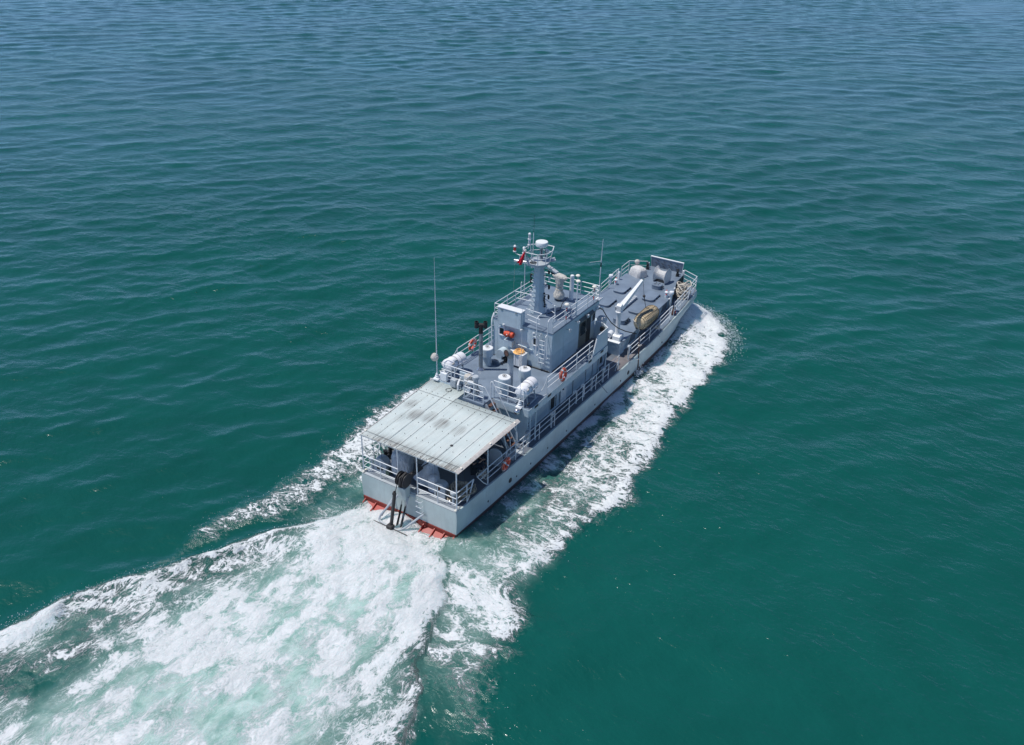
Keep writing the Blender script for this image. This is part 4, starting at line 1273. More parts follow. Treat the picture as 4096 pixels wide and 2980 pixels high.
# ------------------------------------------------------------ aft roof of corrugated sheets
def build_canopy():
    cz = lambda x: 3.76 + 0.027 * x
    root = thing("sheet_roof", "pale corrugated metal roof on thin posts over the aft deck", "roof", (0, 0, 0))
    # port and starboard edges (x aft, y aft) -> (x fore, y fore)
    ya, yb = 2.89, -2.86
    fa_p, fa_s = 3.18, -2.96
    nsheet = 8
    def ylin(t, u):                       # t across 0 port .. 1 starboard, u along 0 aft .. 1 fore
        return (ya + (yb - ya) * t) * (1 - u) + (fa_p + (fa_s - fa_p) * t) * u
    split = 3.4 / 8                       # left part reaches further forward
    for k in range(nsheet):
        t0, t1 = k / nsheet, (k + 1) / nsheet
        t0b = t0 - (0.010 if k else 0)    # side lap
        n = 40
        mb = MB()
        rows = []
        us = [0, 0.06, 0.2, 0.4, 0.6, 0.8, 1.0]
        for u in us:
            row = []
            for i in range(n + 1):
                t = t0b + (t1 - t0b) * i / n
                xf = 6.33 if (t0 + t1) / 2 < split else 5.40
                x = 0.10 + (xf - 0.10) * u
                y = ylin(t, (x - 0.1) / 6.2)
                z = cz(x) + 0.011 * math.sin(2 * PI * (t * 78)) + (0.012 if i < 3 and k else 0) + 0.022 * mnoise.noise((x * 0.8, y * 0.8, 1.1)) + 0.006 * mnoise.noise((x * 2.5, y * 2.5, k * 3.1))
                row.append((x, y, z))
            rows.append(row)
        m = len(us)
        V_ = [p for r in rows for p in r]
        F_ = [(i * (n + 1) + j, i * (n + 1) + j + 1, (i + 1) * (n + 1) + j + 1, (i + 1) * (n + 1) + j) for i in range(m - 1) for j in range(n)]
        o = MB().add(V_, F_).build("roof_sheet", 'sheet', root, sharp=80)
        md = o.modifiers.new("thick", 'SOLIDIFY'); md.thickness = 0.006
    for k in range(1, nsheet):              # dirty lap joints between sheets
        xf = 6.33 if (k + 0.0) / nsheet < split - 0.01 else 5.40
        mb = MB()
        if False:
            pass
        q_ = [(x, ylin(k / nsheet, (x - 0.1) / 6.2)) for x in np.linspace(0.11, xf - 0.01, 12)]
        mb.add([(x, y - 0.007, cz(x) + 0.026 + 0.022 * mnoise.noise((x * 0.8, y * 0.8, 1.1))) for x, y in q_] + [(x, y + 0.007, cz(x) + 0.026 + 0.022 * mnoise.noise((x * 0.8, y * 0.8, 1.1))) for x, y in q_], [(i, i + 1, 12 + i + 1, 12 + i) for i in range(11)])
        mb.build("lap_joint", 'lap', root)
    # screws in rows: too small to pick apart
    mb = MB()
    for x in (0.22, 1.35, 2.5, 3.65, 4.8, 5.25):
        for k in range(nsheet + 1):
            for e in (0.0, 0.5):
                t = (k + e) / nsheet
                if t > 1: continue
                mb.cyl((x, ylin(min(0.99, max(0.01, t)), x / 6.3), cz(x)), (x, ylin(min(0.99, max(0.01, t)), x / 6.3), cz(x) + 0.035), 0.015, n=6)
    o = mb.build("roof_screw", 'black', root)
    o['kind'] = 'stuff'
    MB().lathe([(0.075, 0), (0.08, 0.02), (0.06, 0.03)], (1.75, -1.42, cz(1.75) + 0.012), 8).build("roof_hole_plug", 'iron', root)
    # edge trims and lashing wires
    def P(t, x, dz_=0.0): return (x, ylin(t, (x - 0.1) / 6.2), cz(x) + dz_)
    MB().prism([P(1.0, 0.1, 0.022), P(1.018, 0.1, -0.05), P(1.018, 5.42, -0.05), P(1.0, 5.42, 0.022)], (0, 0.10, 0.012)).build("edge_trim", 'sheet_edge', root)
    MB().tube([P(0.0, 0.1, 0.01), P(0.0, 6.33, 0.01)], 0.022, 6).build("edge_trim", 'sheet_edge', root)
    MB().tube([P(0.0, 0.5, 0.035), P(0.33, 0.47, 0.028), P(0.66, 0.47, 0.028), P(1.0, 0.5, 0.04)], 0.008, 4).build("lashing_wire", 'iron', root)
    MB().tube([P(0.0, 5.0, 0.03), P(0.5, 5.05, 0.03), P(1.0, 5.05, 0.035)], 0.008, 4).build("lashing_wire", 'iron', root)
    for t, x in ((1.0, 0.5), (1.0, 2.9), (1.0, 5.05), (0.72, 0.1), (0.0, 0.5)):
        MB().box(P(t, x, 0.03), (0.10, 0.10, 0.05)).build("clamp", 'cream', root, bev=0.01)
    # frame and posts
    for x in (0.16, 2.0, 3.9, 5.3):
        MB().cyl(P(0.01, x, -0.06), P(0.99, x, -0.06), 0.03, n=6).build("roof_beam", 'rail', root)
    for t in (0.01, 0.99):
        MB().cyl(P(t, 0.16, -0.05), P(t, 5.35, -0.05), 0.03, n=6).build("roof_beam", 'rail', root)
    def post(x, y, zb, xt=None, yt=None):
        xt = x if xt is None else xt; yt = y if yt is None else yt
        MB().cyl((x, y, zb), (xt, yt, cz(xt) - 0.03), 0.032, n=8).build("roof_post", 'rail', root)
    for y in (2.86, 0.62, -0.55, -2.86):
        post(0.12, y, 1.5)
    for x in (2.75, 5.35):
        for s in (1, -1):
            post(x, 2.86 * s, dz(x) - 0.03)
    MB().tube([(4.2, -2.80, 3.78), (5.35, -2.4, 1.6)], 0.03, 6).build("roof_brace", 'rail', root)
    MB().tube([(1.9, 2.86, 1.55), (2.6, 2.86, 2.6), (2.75, 2.86, 3.2)], 0.022, 6).build("roof_brace", 'iron', root)
    # hanging cords
    for x, y, z in ((0.75, -2.88, 2.6), (0.12, -1.62, 2.55), (0.9, 2.88, 2.6), (0.12, 1.62, 2.5)):
        MB().cyl((x, y, z), (x, y, cz(x) - 0.02), 0.009, n=4).build("hanging_cord", 'black', root)
    return root
build_canopy()

# ------------------------------------------------------------ upper-deck equipment
def mushroom_vent():
    b = MB().cyl((0, 0, 0), (0, 0, 0.62), 0.235, n=20).build("ventilator", 'house', SHIP)
    c = MB().lathe([(0.30, 0.0), (0.335, 0.03), (0.335, 0.46), (0.31, 0.485)], (0, 0, 0.58), 28).build("vent_head", 'house', b)
    c2 = MB().lathe([(0.33, 0.0), (0.315, 0.022), (0.02, 0.03)], (0, 0, 1.062), 28).build("vent_top", 'white', b)
    w = MB().tube(arc((0, 0, 1.17), 0.10, 0, 2 * PI * 15 / 16, 15, 'xy'), 0.012, 5, closed=True)
    for k in range(3):
        a = 2 * PI * k / 3
        w.cyl((0, 0, 1.17), (0.1 * math.cos(a), 0.1 * math.sin(a), 1.17), 0.010, n=5)
    w.cyl((0, 0, 1.08), (0, 0, 1.18), 0.014, n=5)
    w.build("hand_wheel", 'black', b)
    MB().box((-0.24, 0.05, 0.25), (0.05, 0.12, 0.14)).build("vent_latch", 'white', b)
    return b
v = mushroom_vent(); v.location = (6.98, -1.07, U)
dup(v, (8.35, -1.48, U), (0, 0, 0.9), parent=SHIP)
dup(v, (9.25, 1.52, U), (0, 0, 2.0), parent=SHIP)

st = MB().cyl((8.58, 1.5, U), (8.58, 1.5, U + 2.62), 0.115, n=18).build("exhaust_stack", 'galv', SHIP)
MB().lathe([(0.20, 0.0), (0.21, 0.02), (0.12, 0.16)], (8.58, 1.5, U), 20).build("base_collar", 'chrome', st)
MB().cyl((8.58, 1.5, U + 2.25), (8.58, 1.5, U + 2.70), 0.118, n=18).build("sooty_top", 'soot', st)
for z in (0.95, 1.75):
    MB().cyl((8.58, 1.5, U + z), (8.58, 1.5, U + z + 0.02), 0.12, n=18).build("pipe_joint", 'iron', st)
tx, ty = 0.52, -0.85
MB().tube([(8.58 - tx * 0.22, 1.5 - ty * 0.22, U + 2.74), (8.58 + tx * 0.22, 1.5 + ty * 0.22, U + 2.74)], 0.10, 12).build("tee_pipe", 'soot', st)
for s in (1, -1):
    x, y = 8.58 + tx * 0.24 * s, 1.5 + ty * 0.24 * s
    MB().lathe([(0.10, -0.17), (0.11, -0.17), (0.11, 0.2), (0.09, 0.2), (0.085, -0.1)], (x, y, U + 2.74), 14).build("outlet", 'soot', st)
cw = MB().cyl((7.55, -1.07, U), (7.55, -1.07, U + 2.0), 0.16, n=20).build("cowl_pipe", 'grey', SHIP)
MB().lathe([(0.23, 0.0), (0.23, 0.06), (0.165, 0.10)], (7.55, -1.07, U), 20).build("base_collar", 'grey', cw)
P = [(7.55, -1.07, U + 1.98), (7.54, -1.068, U + 2.12), (7.48, -1.05, U + 2.24), (7.38, -1.02, U + 2.30), (7.26, -0.985, U + 2.31)]
MB().tube(P, [0.165, 0.17, 0.178, 0.182, 0.185], 18, caps=False).build("cowl", 'galv', cw)
d = Vector((-0.96, 0.28, 0.02)).normalized()
c = Vector(P[-1])
MB().cyl(c - d * 0.01, c - d * 0.06, 0.175, n=18).build("cowl_mouth", 'soot', cw)
MB().cyl(c - d * 0.005, c + d * 0.01, 0.19, 0.188, n=18).build("cowl_rim", 'soot', cw)
MB().cyl(c + d * 0.0105, c + d * 0.012, 0.14, n=18).build("cowl_throat", 'rust', cw)
# deck hatch beside the wheelhouse
def hatch(x0, x1, y0, y1, z, h, mat_top='deck', mat_side='deck', r=0.16, name="hatch_cover", dogs=True):
    P = []
    for cx, cy, a in ((x1 - r, y1 - r, 0), (x0 + r, y1 - r, 90), (x0 + r, y0 + r, 180), (x1 - r, y0 + r, 270)):
        for k in range(5):
            t = math.radians(a + 22.5 * k)
            P.append((cx + r * math.cos(t), cy + r * math.sin(t)))
    cxm, cym = (x0 + x1) / 2, (y0 + y1) / 2
    co = MB().prism([(cxm + (x - cxm) * 0.955, cym + (y - cym) * 0.955, z(x) - 0.08) for x, y in P], (0, 0, h + 0.04)).build("hatch_coaming", mat_side, SHIP, sharp=30)
    tp = MB().prism([(x, y, z(x) + h - 0.04) for x, y in P], (0, 0, 0.06)).build(name, mat_top, co, bev=0.012, sharp=30)
    if dogs:
        for f in (0.2, 0.5, 0.8):
            MB().box((x0 + (x1 - x0) * f, y0 - 0.03, z(x0) + h * 0.6), (0.05, 0.10, 0.05)).build("hatch_dog", 'black', co)
    return co
zu = lambda x: U
h0 = hatch(9.55, 10.28, 0.86, 1.62, zu, 0.16)
MB().tube([(9.68, 1.12, U + .19), (9.68, 1.12, U + .225), (9.68, 1.30, U + .225), (9.68, 1.30, U + .19)], 0.012, 5).build("hatch_handle", 'black', h0)

# aerial feet on the aft corners
for y, bx in ((2.86, 6.36), (-2.42, 6.36)):
    s = 1 if y > 0 else -1
    b = MB().box((bx - 0.02, y, U + 0.03), (0.34, 0.34, 0.06)).build("aerial_foot", 'white', SHIP)
    MB().lathe([(0.15, 0.0), (0.16, 0.04), (0.07, 0.08), (0.11, 0.12), (0.11, 0.15), (0.06, 0.18), (0.085, 0.21), (0.085, 0.24), (0.03, 0.34)], (bx, y, U + 0.05), 14).build("insulator", 'white', b)
    MB().lathe([(0.07, 0), (0.09, 0.02), (0.09, 0.05), (0.06, 0.06)], (bx, y, U + 0.16), 12).build("insulator_ring", 'black', b)
    wa = MB()
    wa.tube([(bx, y, U + 0.3), (bx, y, U + 3.0), (bx - 0.01, y, U + 7.0)], [0.032, 0.026, 0.010] if s > 0 else [0.012, 0.010, 0.006], 6)
    wa.build("whip_aerial", 'rail', b)
MB().ball((6.05, -2.45, U - 0.1), 0.17, 14).build("corner_float_lamp", 'chrome', UD)
MB().tube([(6.15, -2.45, U - 0.02), (6.3, -2.6, U - 0.05)], 0.03, 6).build("lamp_bracket", 'black', UD)
for i in range(3):
    MB().tube(arc((6.5 + 0.03 * i, -2.84, U + 0.22), 0.09, -1.2, 3.9, 8, 'xz'), 0.014, 5).build("wire_coil", 'black', UD)
# covered floodlight on the port aft rail, white covers, gooseneck, winch-like davit on the balcony
cv = MB()
rings = []
for i in range(9):
    t = i / 8
    r = 0.06 + 0.155 * math.sin(PI * (0.10 + 0.86 * t)) ** 0.8
    rings.append([(6.34 + r * (1 + 0.10 * mnoise.noise((i * .9, j * 1.3, 2))) * math.cos(2 * PI * j / 14), 2.98 + r * (1 + 0.10 * mnoise.noise((i, j * 1.1, 7))) * math.sin(2 * PI * j / 14), U + 1.12 + 0.4 * t) for j in range(14)])
cv.loft(rings)
cb = cv.build("covered_floodlight", 'canvas_beige', UD)
MB().box((6.2, 1.62, U + 0.22), (0.22, 0.34, 0.46)).build("electric_box", 'grey', UD, bev=0.03)
MB().box((6.42, 2.42, U + 0.25), (0.20, 0.42, 0.5)).build("electric_box", 'white', UD, bev=0.03)
MB().tube([(6.75, 1.55, U + 0.02), (6.75, 1.55, U + 0.25), (6.65, 1.5, U + 0.34), (6.2, 1.32, U + 0.34), (6.08, 1.28, U + 0.24), (6.08, 1.28, U - 0.06)], 0.055, 8).build("gooseneck_pipe", 'white', UD)
MB().tube(arc((5.85, 1.72, 3.955), 0.16, 0, 2 * PI * 17 / 18, 17, 'xy'), 0.012, 5, closed=True).build("wire_ring", 'iron', UD)
MB().prism([(6.62, 1.55, U), (6.62, 0.75, U), (6.70, 0.75, U), (6.70, 1.55, U)], (0, 0, 0.75)).build("control_board", 'house', UD, bev=0.01)
cv = MB()
rings = []
for i, (r, z) in enumerate(((0.20, 0), (0.21, 0.2), (0.23, 0.38), (0.20, 0.5), (0.10, 0.56))):
    rings.append([(6.28 + r * (1 + .12 * mnoise.noise((j * .8, i, 5))) * math.cos(2 * PI * j / 14), 0.72 + r * 1.15 * (1 + .12 * mnoise.noise((j, i, 9))) * math.sin(2 * PI * j / 14), U + 0.42 + z) for j in range(14)])
cv.loft(rings); cv.build("small_canvas_cover", 'canvas_beige', UD)
# davit with motor on the balcony
dv = MB().cyl((5.85, -0.02, U), (5.85, -0.02, U + 1.15), 0.13, n=14).build("balcony_davit", 'grey', SHIP)
MB().lathe([(0.17, 0.0), (0.18, 0.16), (0.14, 0.2)], (5.85, -0.02, U + 1.12), 16).build("davit_cap", 'grey', dv)
MB().cyl((5.62, 0.3, U + 0.95), (5.85, 0.05, U + 0.85), 0.11, n=12).build("davit_motor", 'white', dv)
for k, z in enumerate((0.5, 0.62, 0.72)):
    MB().tube([(5.66, -0.02 + 0.1 * k, U + z), (5.55, 0.12, U + z - 0.2), (5.62, 0.3, U + z - 0.35)], 0.016, 5).build("davit_pipe", 'chrome' if k != 1 else 'black', dv)
MB().tube(arc((5.85, -0.32, U + 0.75), 0.16, -1.3, 2.4, 9, 'yz'), 0.013, 5).build("davit_cable", 'rubber', dv)
MB().tube(arc((5.75, -0.22, U + 0.42), 0.10, 0, 5.5, 9, 'yz'), 0.018, 5).build("davit_cable", 'rubber', dv)
MB().box((5.62, 0.25, U + 0.45), (0.06, 0.2, 0.3)).build("davit_box", 'white', dv)
MB().tube([(6.6, -1.95, U), (6.6, -1.95, U + 0.3), (6.5, -1.95, U + 0.2)], 0.018, 5).build("hook_post", 'white', UD)

# ------------------------------------------------------------ air conditioner
ac = thing("air_conditioner", "grey louvred air conditioner cabinet on short feet against the wheelhouse", "air conditioner", (10.08, 0.03, U))
MB().b2((-0.24, -0.48, 0.13), (0.24, 0.48, 0.86)).build("cabinet", 'white', ac, bev=0.012)
MB().b2((-0.25, -0.49, 0.861), (0.25, 0.49, 0.885)).build("top_plate", 'white', ac)
for x in (-0.2, 0.2):
    for y in (-0.44, 0.44):
        f = MB().cyl((x, y, 0.0), (x, y, 0.13), 0.022, n=6).build("foot", 'white', ac)
        MB().lathe([(0.05, 0), (0.05, 0.025)], (x, y, 0.0), 8).build("foot_pad", 'white', f)
for y in (-0.34, 0.34):
    g = MB().b2((-0.248, y - 0.11, 0.17), (-0.2405, y + 0.11, 0.82)).build("grille", 'galv', ac)
    sl_ = MB().box((0, 0, 0), (0.03, 0.22, 0.016), Matrix.Rotation(0.6, 3, 'Y'))
    first = None
    for i in range(17):
        if first is None:
            first = sl_.build("slat", 'white', g, loc=(-0.252, y, 0.19 + 0.038 * i))
        else:
            o = first.copy(); COL.objects.link(o); o.parent = g; o.location = (-0.252, y, 0.19 + 0.038 * i)
MB().b2((-0.243, -0.015, 0.15), (-0.2405, 0.0, 0.85)).build("panel_seam", 'print', ac)
hz = MB()
rr = []
for k in range(5):
    R0 = 0.27 - 0.02 * (k % 2) - 0.012 * k
    for i in range(22):
        a = 2 * PI * i / 22
        rr.append((R0 * 0.85 * math.cos(a) + 0.01 * k, R0 * math.sin(a) - 0.05 * (k % 3), 0.02 + 0.028 * k + 0.004 * i / 22))
hz.tube(rr, 0.016, 6)
hz.lathe([(0.30, 0.0), (0.31, 0.012), (0.26, 0.02), (0.18, 0.035), (0.02, 0.04)], (0, 0, 0.0), 22)
ho = hz.build("hose_coil", 'hose_orange', None, loc=(10.08, -0.02, U + 0.887))
ho['label'] = "orange yellow hose coiled flat on top of the air conditioner"; ho['category'] = "hose"

# orange bag on the aft wall of the wheelhouse
bg_ = MB()
bg_.lathe([(0.05, -0.30), (0.15, -0.28), (0.17, -0.1), (0.155, 0.0), (0.17, 0.1), (0.15, 0.28), (0.05, 0.30)], (0, 0, 0), 14, 'y')
bt = thing("rescue_bag", "orange red cylindrical bag strapped beside the wheelhouse aft window", "bag", (10.22, 0.72, 5.76))
bg_.build("bag_body", 'redbag', bt)
MB().lathe([(0.172, -0.13), (0.176, -0.12), (0.176, -0.08), (0.172, -0.07)], (0, 0, 0), 14, 'y').build("strap", 'black', bt)
MB().ball((-0.16, 0.05, 0.03), 0.04, 8).build("buckle", 'white', bt)
MB().box((0.05, -0.15, -0.19), (0.2, 0.05, 0.05)).build("bracket", 'black', bt)
MB().box((0.05, 0.18, -0.19), (0.2, 0.05, 0.05)).build("bracket", 'black', bt)

# ------------------------------------------------------------ life rafts
def life_raft(label, loc, rz):
    t = thing("life_raft_canister", label, "life raft", loc, rz, "life raft canisters on the upper deck")
    L = 0.64
    prof = [(0.03, -L - 0.10), (0.24, -L - 0.085), (0.34, -L), (0.355, -L + 0.06), (0.345, -0.24), (0.36, -0.2), (0.36, -0.14), (0.345, -0.12), (0.345, 0.12), (0.36, 0.14), (0.36, 0.2), (0.345, 0.24), (0.355, L - 0.06), (0.34, L), (0.24, L + 0.085), (0.03, L + 0.10)]
    MB().lathe(prof, (0, 0, 0.78), 28, 'x').build("shell", 'raft', t)
    # flange round the middle
    out = []
    for s, a0 in ((1, -90), (-1, 90)):
        pass
    fl_ = MB()
    P = []
    for cx, cy, a in ((L - 0.1, 0.18, 0), (-L + 0.1, 0.18, 90), (-L + 0.1, -0.18, 180), (L - 0.1, -0.18, 270)):
        for k in range(5):
            q_ = math.radians(a + 22.5 * k)
            P.append((cx + 0.20 * math.cos(q_), cy + 0.20 * math.sin(q_), 0.74))
    fl_.prism(P, (0, 0, 0.035))
    fl_.build("flange", 'raft', t, bev=0.01)
    for x in (-0.05, 0.22):
        mb = MB().tube([(x, 0.352 * math.cos(a), 0.78 + 0.352 * math.sin(a)) for a in [2 * PI * i / 24 for i in range(24)]], 0.009, 5, closed=True)
        mb.build("lashing_strap", 'iron', t)
    MB().b2((-0.34, -0.31, 0.97), (-0.10, -0.18, 1.075)).build("print_label", 'grey', t).rotation_euler = (0, 0, 0)
    cr = MB()
    for x in (-0.42, 0.42):
        cr.beam((x, -0.36, 0.03), (x, 0.36, 0.03), 0.06, 0.06)
        cr.beam((x, -0.33, 0.03), (x, -0.2, 0.52), 0.05, 0.05)
        cr.beam((x, 0.33, 0.03), (x, 0.2, 0.52), 0.05, 0.05)
        cr.beam((x, -0.26, 0.45), (x, 0.26, 0.45), 0.05, 0.05)
    cr.beam((-0.62, -0.34, 0.035), (0.62, -0.34, 0.035), 0.055, 0.055)
    cr.beam((-0.62, 0.34, 0.035), (0.62, 0.34, 0.035), 0.055, 0.055)
    cr.build("cradle", 'grey', t)
    MB().ball((-0.45, -0.30, 0.92), 0.10, 10, (1.3, 0.6, 0.7)).build("release_pouch", 'canvas_beige', t)
    return t
r1 = life_raft("white life raft canister in a cradle by the port rail, beside the covered floodlight", (7.32, 2.38, U), -0.10)
r2 = dup(r1, (7.12, -2.36, U), (0, 0, 0.06), "white life raft canister at the starboard aft corner of the upper deck")

# ------------------------------------------------------------ life buoys
def life_buoy(label, loc, rot):
    t = thing("life_buoy", label, "life buoy", loc, group="ring life buoys on the rails", rot=rot)
    n = 32
    R0, r = 0.295, 0.085
    def seg(a0, a1, rr_, name, mat, k):
        mb = MB()
        mb.tube([(R0 * math.cos(a0 + (a1 - a0) * i / k), 0, R0 * math.sin(a0 + (a1 - a0) * i / k)) for i in range(k + 1)], rr_, 12)
        return mb.build(name, mat, t)
    mb = MB().tube([(R0 * math.cos(2 * PI * i / n), 0, R0 * math.sin(2 * PI * i / n)) for i in range(n)], r, 12, closed=True)
    mb.build("ring", 'orange', t)
    for k in range(4):
        a = PI / 4 + k * PI / 2
        seg(a - 0.13, a + 0.13, r + 0.004, "reflective_band", 'band', 3)
    P = []
    for i in range(33):
        a = 2 * PI * i / 32 + PI / 4
        q_ = R0 + r + 0.02 + 0.03 * abs(math.sin(2 * (a - PI / 4)))
        P.append((q_ * math.cos(a), -0.02, q_ * math.sin(a)))
    MB().tube(P, 0.011, 5).build("grab_line", 'rope_pale', t)
    return t
b1 = life_buoy("orange red life buoy on the starboard aft-deck rail under the roof edge", (4.25, -2.98, 1.92), (0.15, 0.0, 0.05))
dup(b1, (9.83, -3.02, 4.55), (-0.1, 0.4, 0.0), "orange red life buoy hung on the starboard upper-deck rail below the wheelhouse")
dup(b1, (9.90, 2.97, 4.60), (0.1, -0.3, 0.0), "orange red life buoy on the port upper-deck rail beyond the exhaust stack")

# canvas helper: stacked rings with wrinkles
def canvas_rings(rings, wr=0.05, seed=0, freq=3.0):
    out = []
    for i, rg in enumerate(rings):
        c = sum((Vector(p) for p in rg), Vector()) / len(rg)
        row = []
        for p in rg:
            p = Vector(p)
            d_ = (p - c)
            f = 1 + wr * (mnoise.noise((p.x * freq + seed, p.y * freq, p.z * freq * 0.5)) + 0.6 * mnoise.noise((p.x * freq * 2.6, p.y * freq * 2.6 + seed, p.z * freq)))
            row.append(tuple(c + d_ * f))
        out.append(row)
    return out
def ell(cx, cy, z, a, b, n=28, rot=0.0, p=2.0):
    R_ = []
    for j in range(n):
        t = 2 * PI * j / n
        c_, s_ = math.cos(t), math.sin(t)
        x = a * math.copysign(abs(c_) ** (2 / p), c_); y = b * math.copysign(abs(s_) ** (2 / p), s_)
        R_.append((cx + x * math.cos(rot) - y * math.sin(rot), cy + x * math.sin(rot) + y * math.cos(rot), z))
    return R_

# canvas-covered instrument on the wheelhouse roof
prof = [(0.0, 0.26, 0.30), (0.06, 0.31, 0.34), (0.25, 0.30, 0.33), (0.45, 0.22, 0.24), (0.62, 0.17, 0.19), (0.72, 0.17, 0.19), (0.9, 0.20, 0.26), (1.1, 0.22, 0.30), (1.25, 0.24, 0.46), (1.36, 0.24, 0.56), (1.45, 0.20, 0.52), (1.53, 0.06, 0.22)]
gun = thing("covered_instrument", "beige canvas-wrapped instrument tied at the waist on the wheelhouse roof", "covered instrument", (14.58, 0.05, RF))
dense = []
for i in range(len(prof) - 1):
    for k in range(3):
        t = k / 3
        dense.append(tuple(prof[i][m] * (1 - t) + prof[i + 1][m] * t for m in range(3)))
dense.append(prof[-1])
MB().loft(canvas_rings([ell(0, 0, 0.12 + z, a, b, 36, -0.2) for z, a, b in dense], 0.13, 4, 5.0)).build("cover", 'canvas_beige', gun, sharp=60)
for z, a, b in ((0.74, 0.185, 0.205), (0.55, 0.20, 0.225)):
    MB().tube(ell(0, 0, 0.12 + z, a, b, 24, -0.2), 0.014, 5, closed=True).build("tie_rope", 'rope', gun)
MB().cyl((0, 0, 0), (0, 0, 0.3), 0.16, n=14).build("pedestal", 'iron', gun)

# ------------------------------------------------------------ foredeck
def build_foredeck():
    out = [(17.56, -1.30), (19.30, -1.30), (19.30, -2.27), (27.1, -2.25), (28.15, -1.98), (29.7, -1.52), (31.35, -1.44), (31.35, 1.44), (29.7, 1.60), (28.9, 2.28), (19.30, 2.28), (17.56, 2.28)]
    mb = MB()
    n = len(out)
    mb.add([(x, y, fz(x) - 0.07) for x, y in out] + [(x, y, fz(x)) for x, y in out], [tuple(range(n))[::-1], tuple(range(n, 2 * n))] + [(i, (i + 1) % n, n + (i + 1) % n, n + i) for i in range(n)])
    fd = mb.build("foredeck", 'deck', SHIP, sharp=20)
    ins = [(17.56, -1.25), (19.36, -1.25), (19.36, -2.02), (27.1, -2.02), (27.9, -1.85), (29.6, -1.42), (31.3, -1.36), (31.3, 1.36), (29.6, 1.5), (28.8, 2.05), (17.56, 2.05)]
    n = len(ins)
    mb = MB()
    mb.add([(x, y, dz(x) - 0.05) for x, y in ins] + [(x, y, fz(x) - 0.072) for x, y in ins], [tuple(range(n))[::-1], tuple(range(n, 2 * n))] + [(i, (i + 1) % n, n + (i + 1) % n, n + i) for i in range(n)])
    tr = mb.build("foredeck_trunk", 'house', fd, sharp=20)
    # dark openings and stiffeners of the starboard side under the deck edge
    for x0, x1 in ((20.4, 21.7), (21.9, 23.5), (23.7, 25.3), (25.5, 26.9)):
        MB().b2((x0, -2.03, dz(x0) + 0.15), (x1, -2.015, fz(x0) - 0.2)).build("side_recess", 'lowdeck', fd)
    for x in (19.45, 20.3, 21.8, 23.6, 25.4, 27.0):
        MB().prism([(x, -2.02, dz(x)), (x, -2.06, dz(x)), (x, -2.25, fz(x) - 0.25), (x, -2.25, fz(x) - 0.075), (x, -2.02, fz(x) - 0.075)], (0.03, 0, 0)).build("deck_bracket", 'white' if x < 19.5 else 'house', fd)
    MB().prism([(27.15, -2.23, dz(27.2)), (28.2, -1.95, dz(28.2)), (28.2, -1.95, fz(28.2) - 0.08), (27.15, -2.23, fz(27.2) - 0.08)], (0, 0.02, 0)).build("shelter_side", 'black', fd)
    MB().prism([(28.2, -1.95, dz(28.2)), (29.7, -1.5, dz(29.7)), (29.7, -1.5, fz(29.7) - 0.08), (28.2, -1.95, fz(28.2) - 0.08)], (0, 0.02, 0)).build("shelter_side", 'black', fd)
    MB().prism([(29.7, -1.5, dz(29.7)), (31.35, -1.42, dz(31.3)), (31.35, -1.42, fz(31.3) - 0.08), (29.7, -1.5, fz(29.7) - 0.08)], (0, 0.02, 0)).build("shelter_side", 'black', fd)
    for x in (26.6, 28.4):
        MB().box((x, -2.26 if x < 27 else -1.9, fz(x) + 0.05), (0.16, 0.1, 0.1)).build("fairlead", 'white', fd, bev=0.02)
    return fd
FD = build_foredeck()
for x0, x1, y0, y1 in ((23.0, 24.5, 0.72, 1.62), (25.5, 26.95, 0.78, 1.66), (25.42, 26.9, -1.50, -0.60), (23.1, 24.6, -1.56, -0.66)):
    hatch(x0, x1, y0, y1, fz, 0.15, r=0.22)
h = hatch(27.55, 28.2, -1.12, -0.40, fz, 0.30, r=0.18)
for k in range(4):
    a = PI / 4 + k * PI / 2
    MB().tube([(27.88 + 0.10 * math.cos(a), -0.76 + 0.1 * math.sin(a), fz(28) + 0.34), (27.88 + 0.24 * math.cos(a), -0.76 + 0.24 * math.sin(a), fz(28) + 0.36)], 0.016, 5).build("hatch_dog", 'black', h)
hatch(21.2, 22.2, -1.36, -0.44, fz, 0.32, r=0.24)
# slatted rack along the middle
rk = MB()
for y in (-0.28, 0.22):
    rk.beam((23.1, y, fz(23.1) + 0.10), (25.5, y, fz(25.5) + 0.10), 0.05, 0.14)
rko = rk.build("board_rack", 'grey', SHIP)
for i in range(8):
    x = 23.25 + 0.3 * i
    MB().box((x, -0.03, fz(x) + 0.195), (0.26, 0.62, 0.03)).build("board", 'grey', rko, bev=0.006)
# red-and-white vents, tall mushroom vents, white post
def red_vent(x, y):
    b = MB().cyl((x, y, fz(x)), (x, y, fz(x) + 0.36), 0.115, n=14).build("vent_pipe", 'white', FD)
    MB().lathe([(0.14, 0.0), (0.15, 0.04), (0.10, 0.09), (0.06, 0.13)], (x, y, fz(x) + 0.34), 14).build("vent_head", 'white', b)
    MB().ball((x - 0.10, y - 0.02, fz(x) + 0.24), 0.055, 8).build("red_valve", 'hazred', b)
    MB().ball((x + 0.02, y + 0.02, fz(x) + 0.49), 0.05, 8).build("red_valve", 'hazred', b)
red_vent(26.85, 2.02); red_vent(26.85, -1.92)
def tall_vent(x, y, zb, h):
    b = MB().cyl((x, y, zb), (x, y, zb + h), 0.075, n=12).build("vent_pipe", 'house', FD)
    MB().lathe([(0.10, -0.06), (0.16, -0.04), (0.17, 0.06), (0.15, 0.12), (0.05, 0.15)], (x, y, zb + h), 16).build("vent_cap", 'white', b)
tall_vent(26.8, 2.42, fz(26.8) - 0.4, 0.95)
tall_vent(26.6, -2.38, dz(26.6), 1.42)
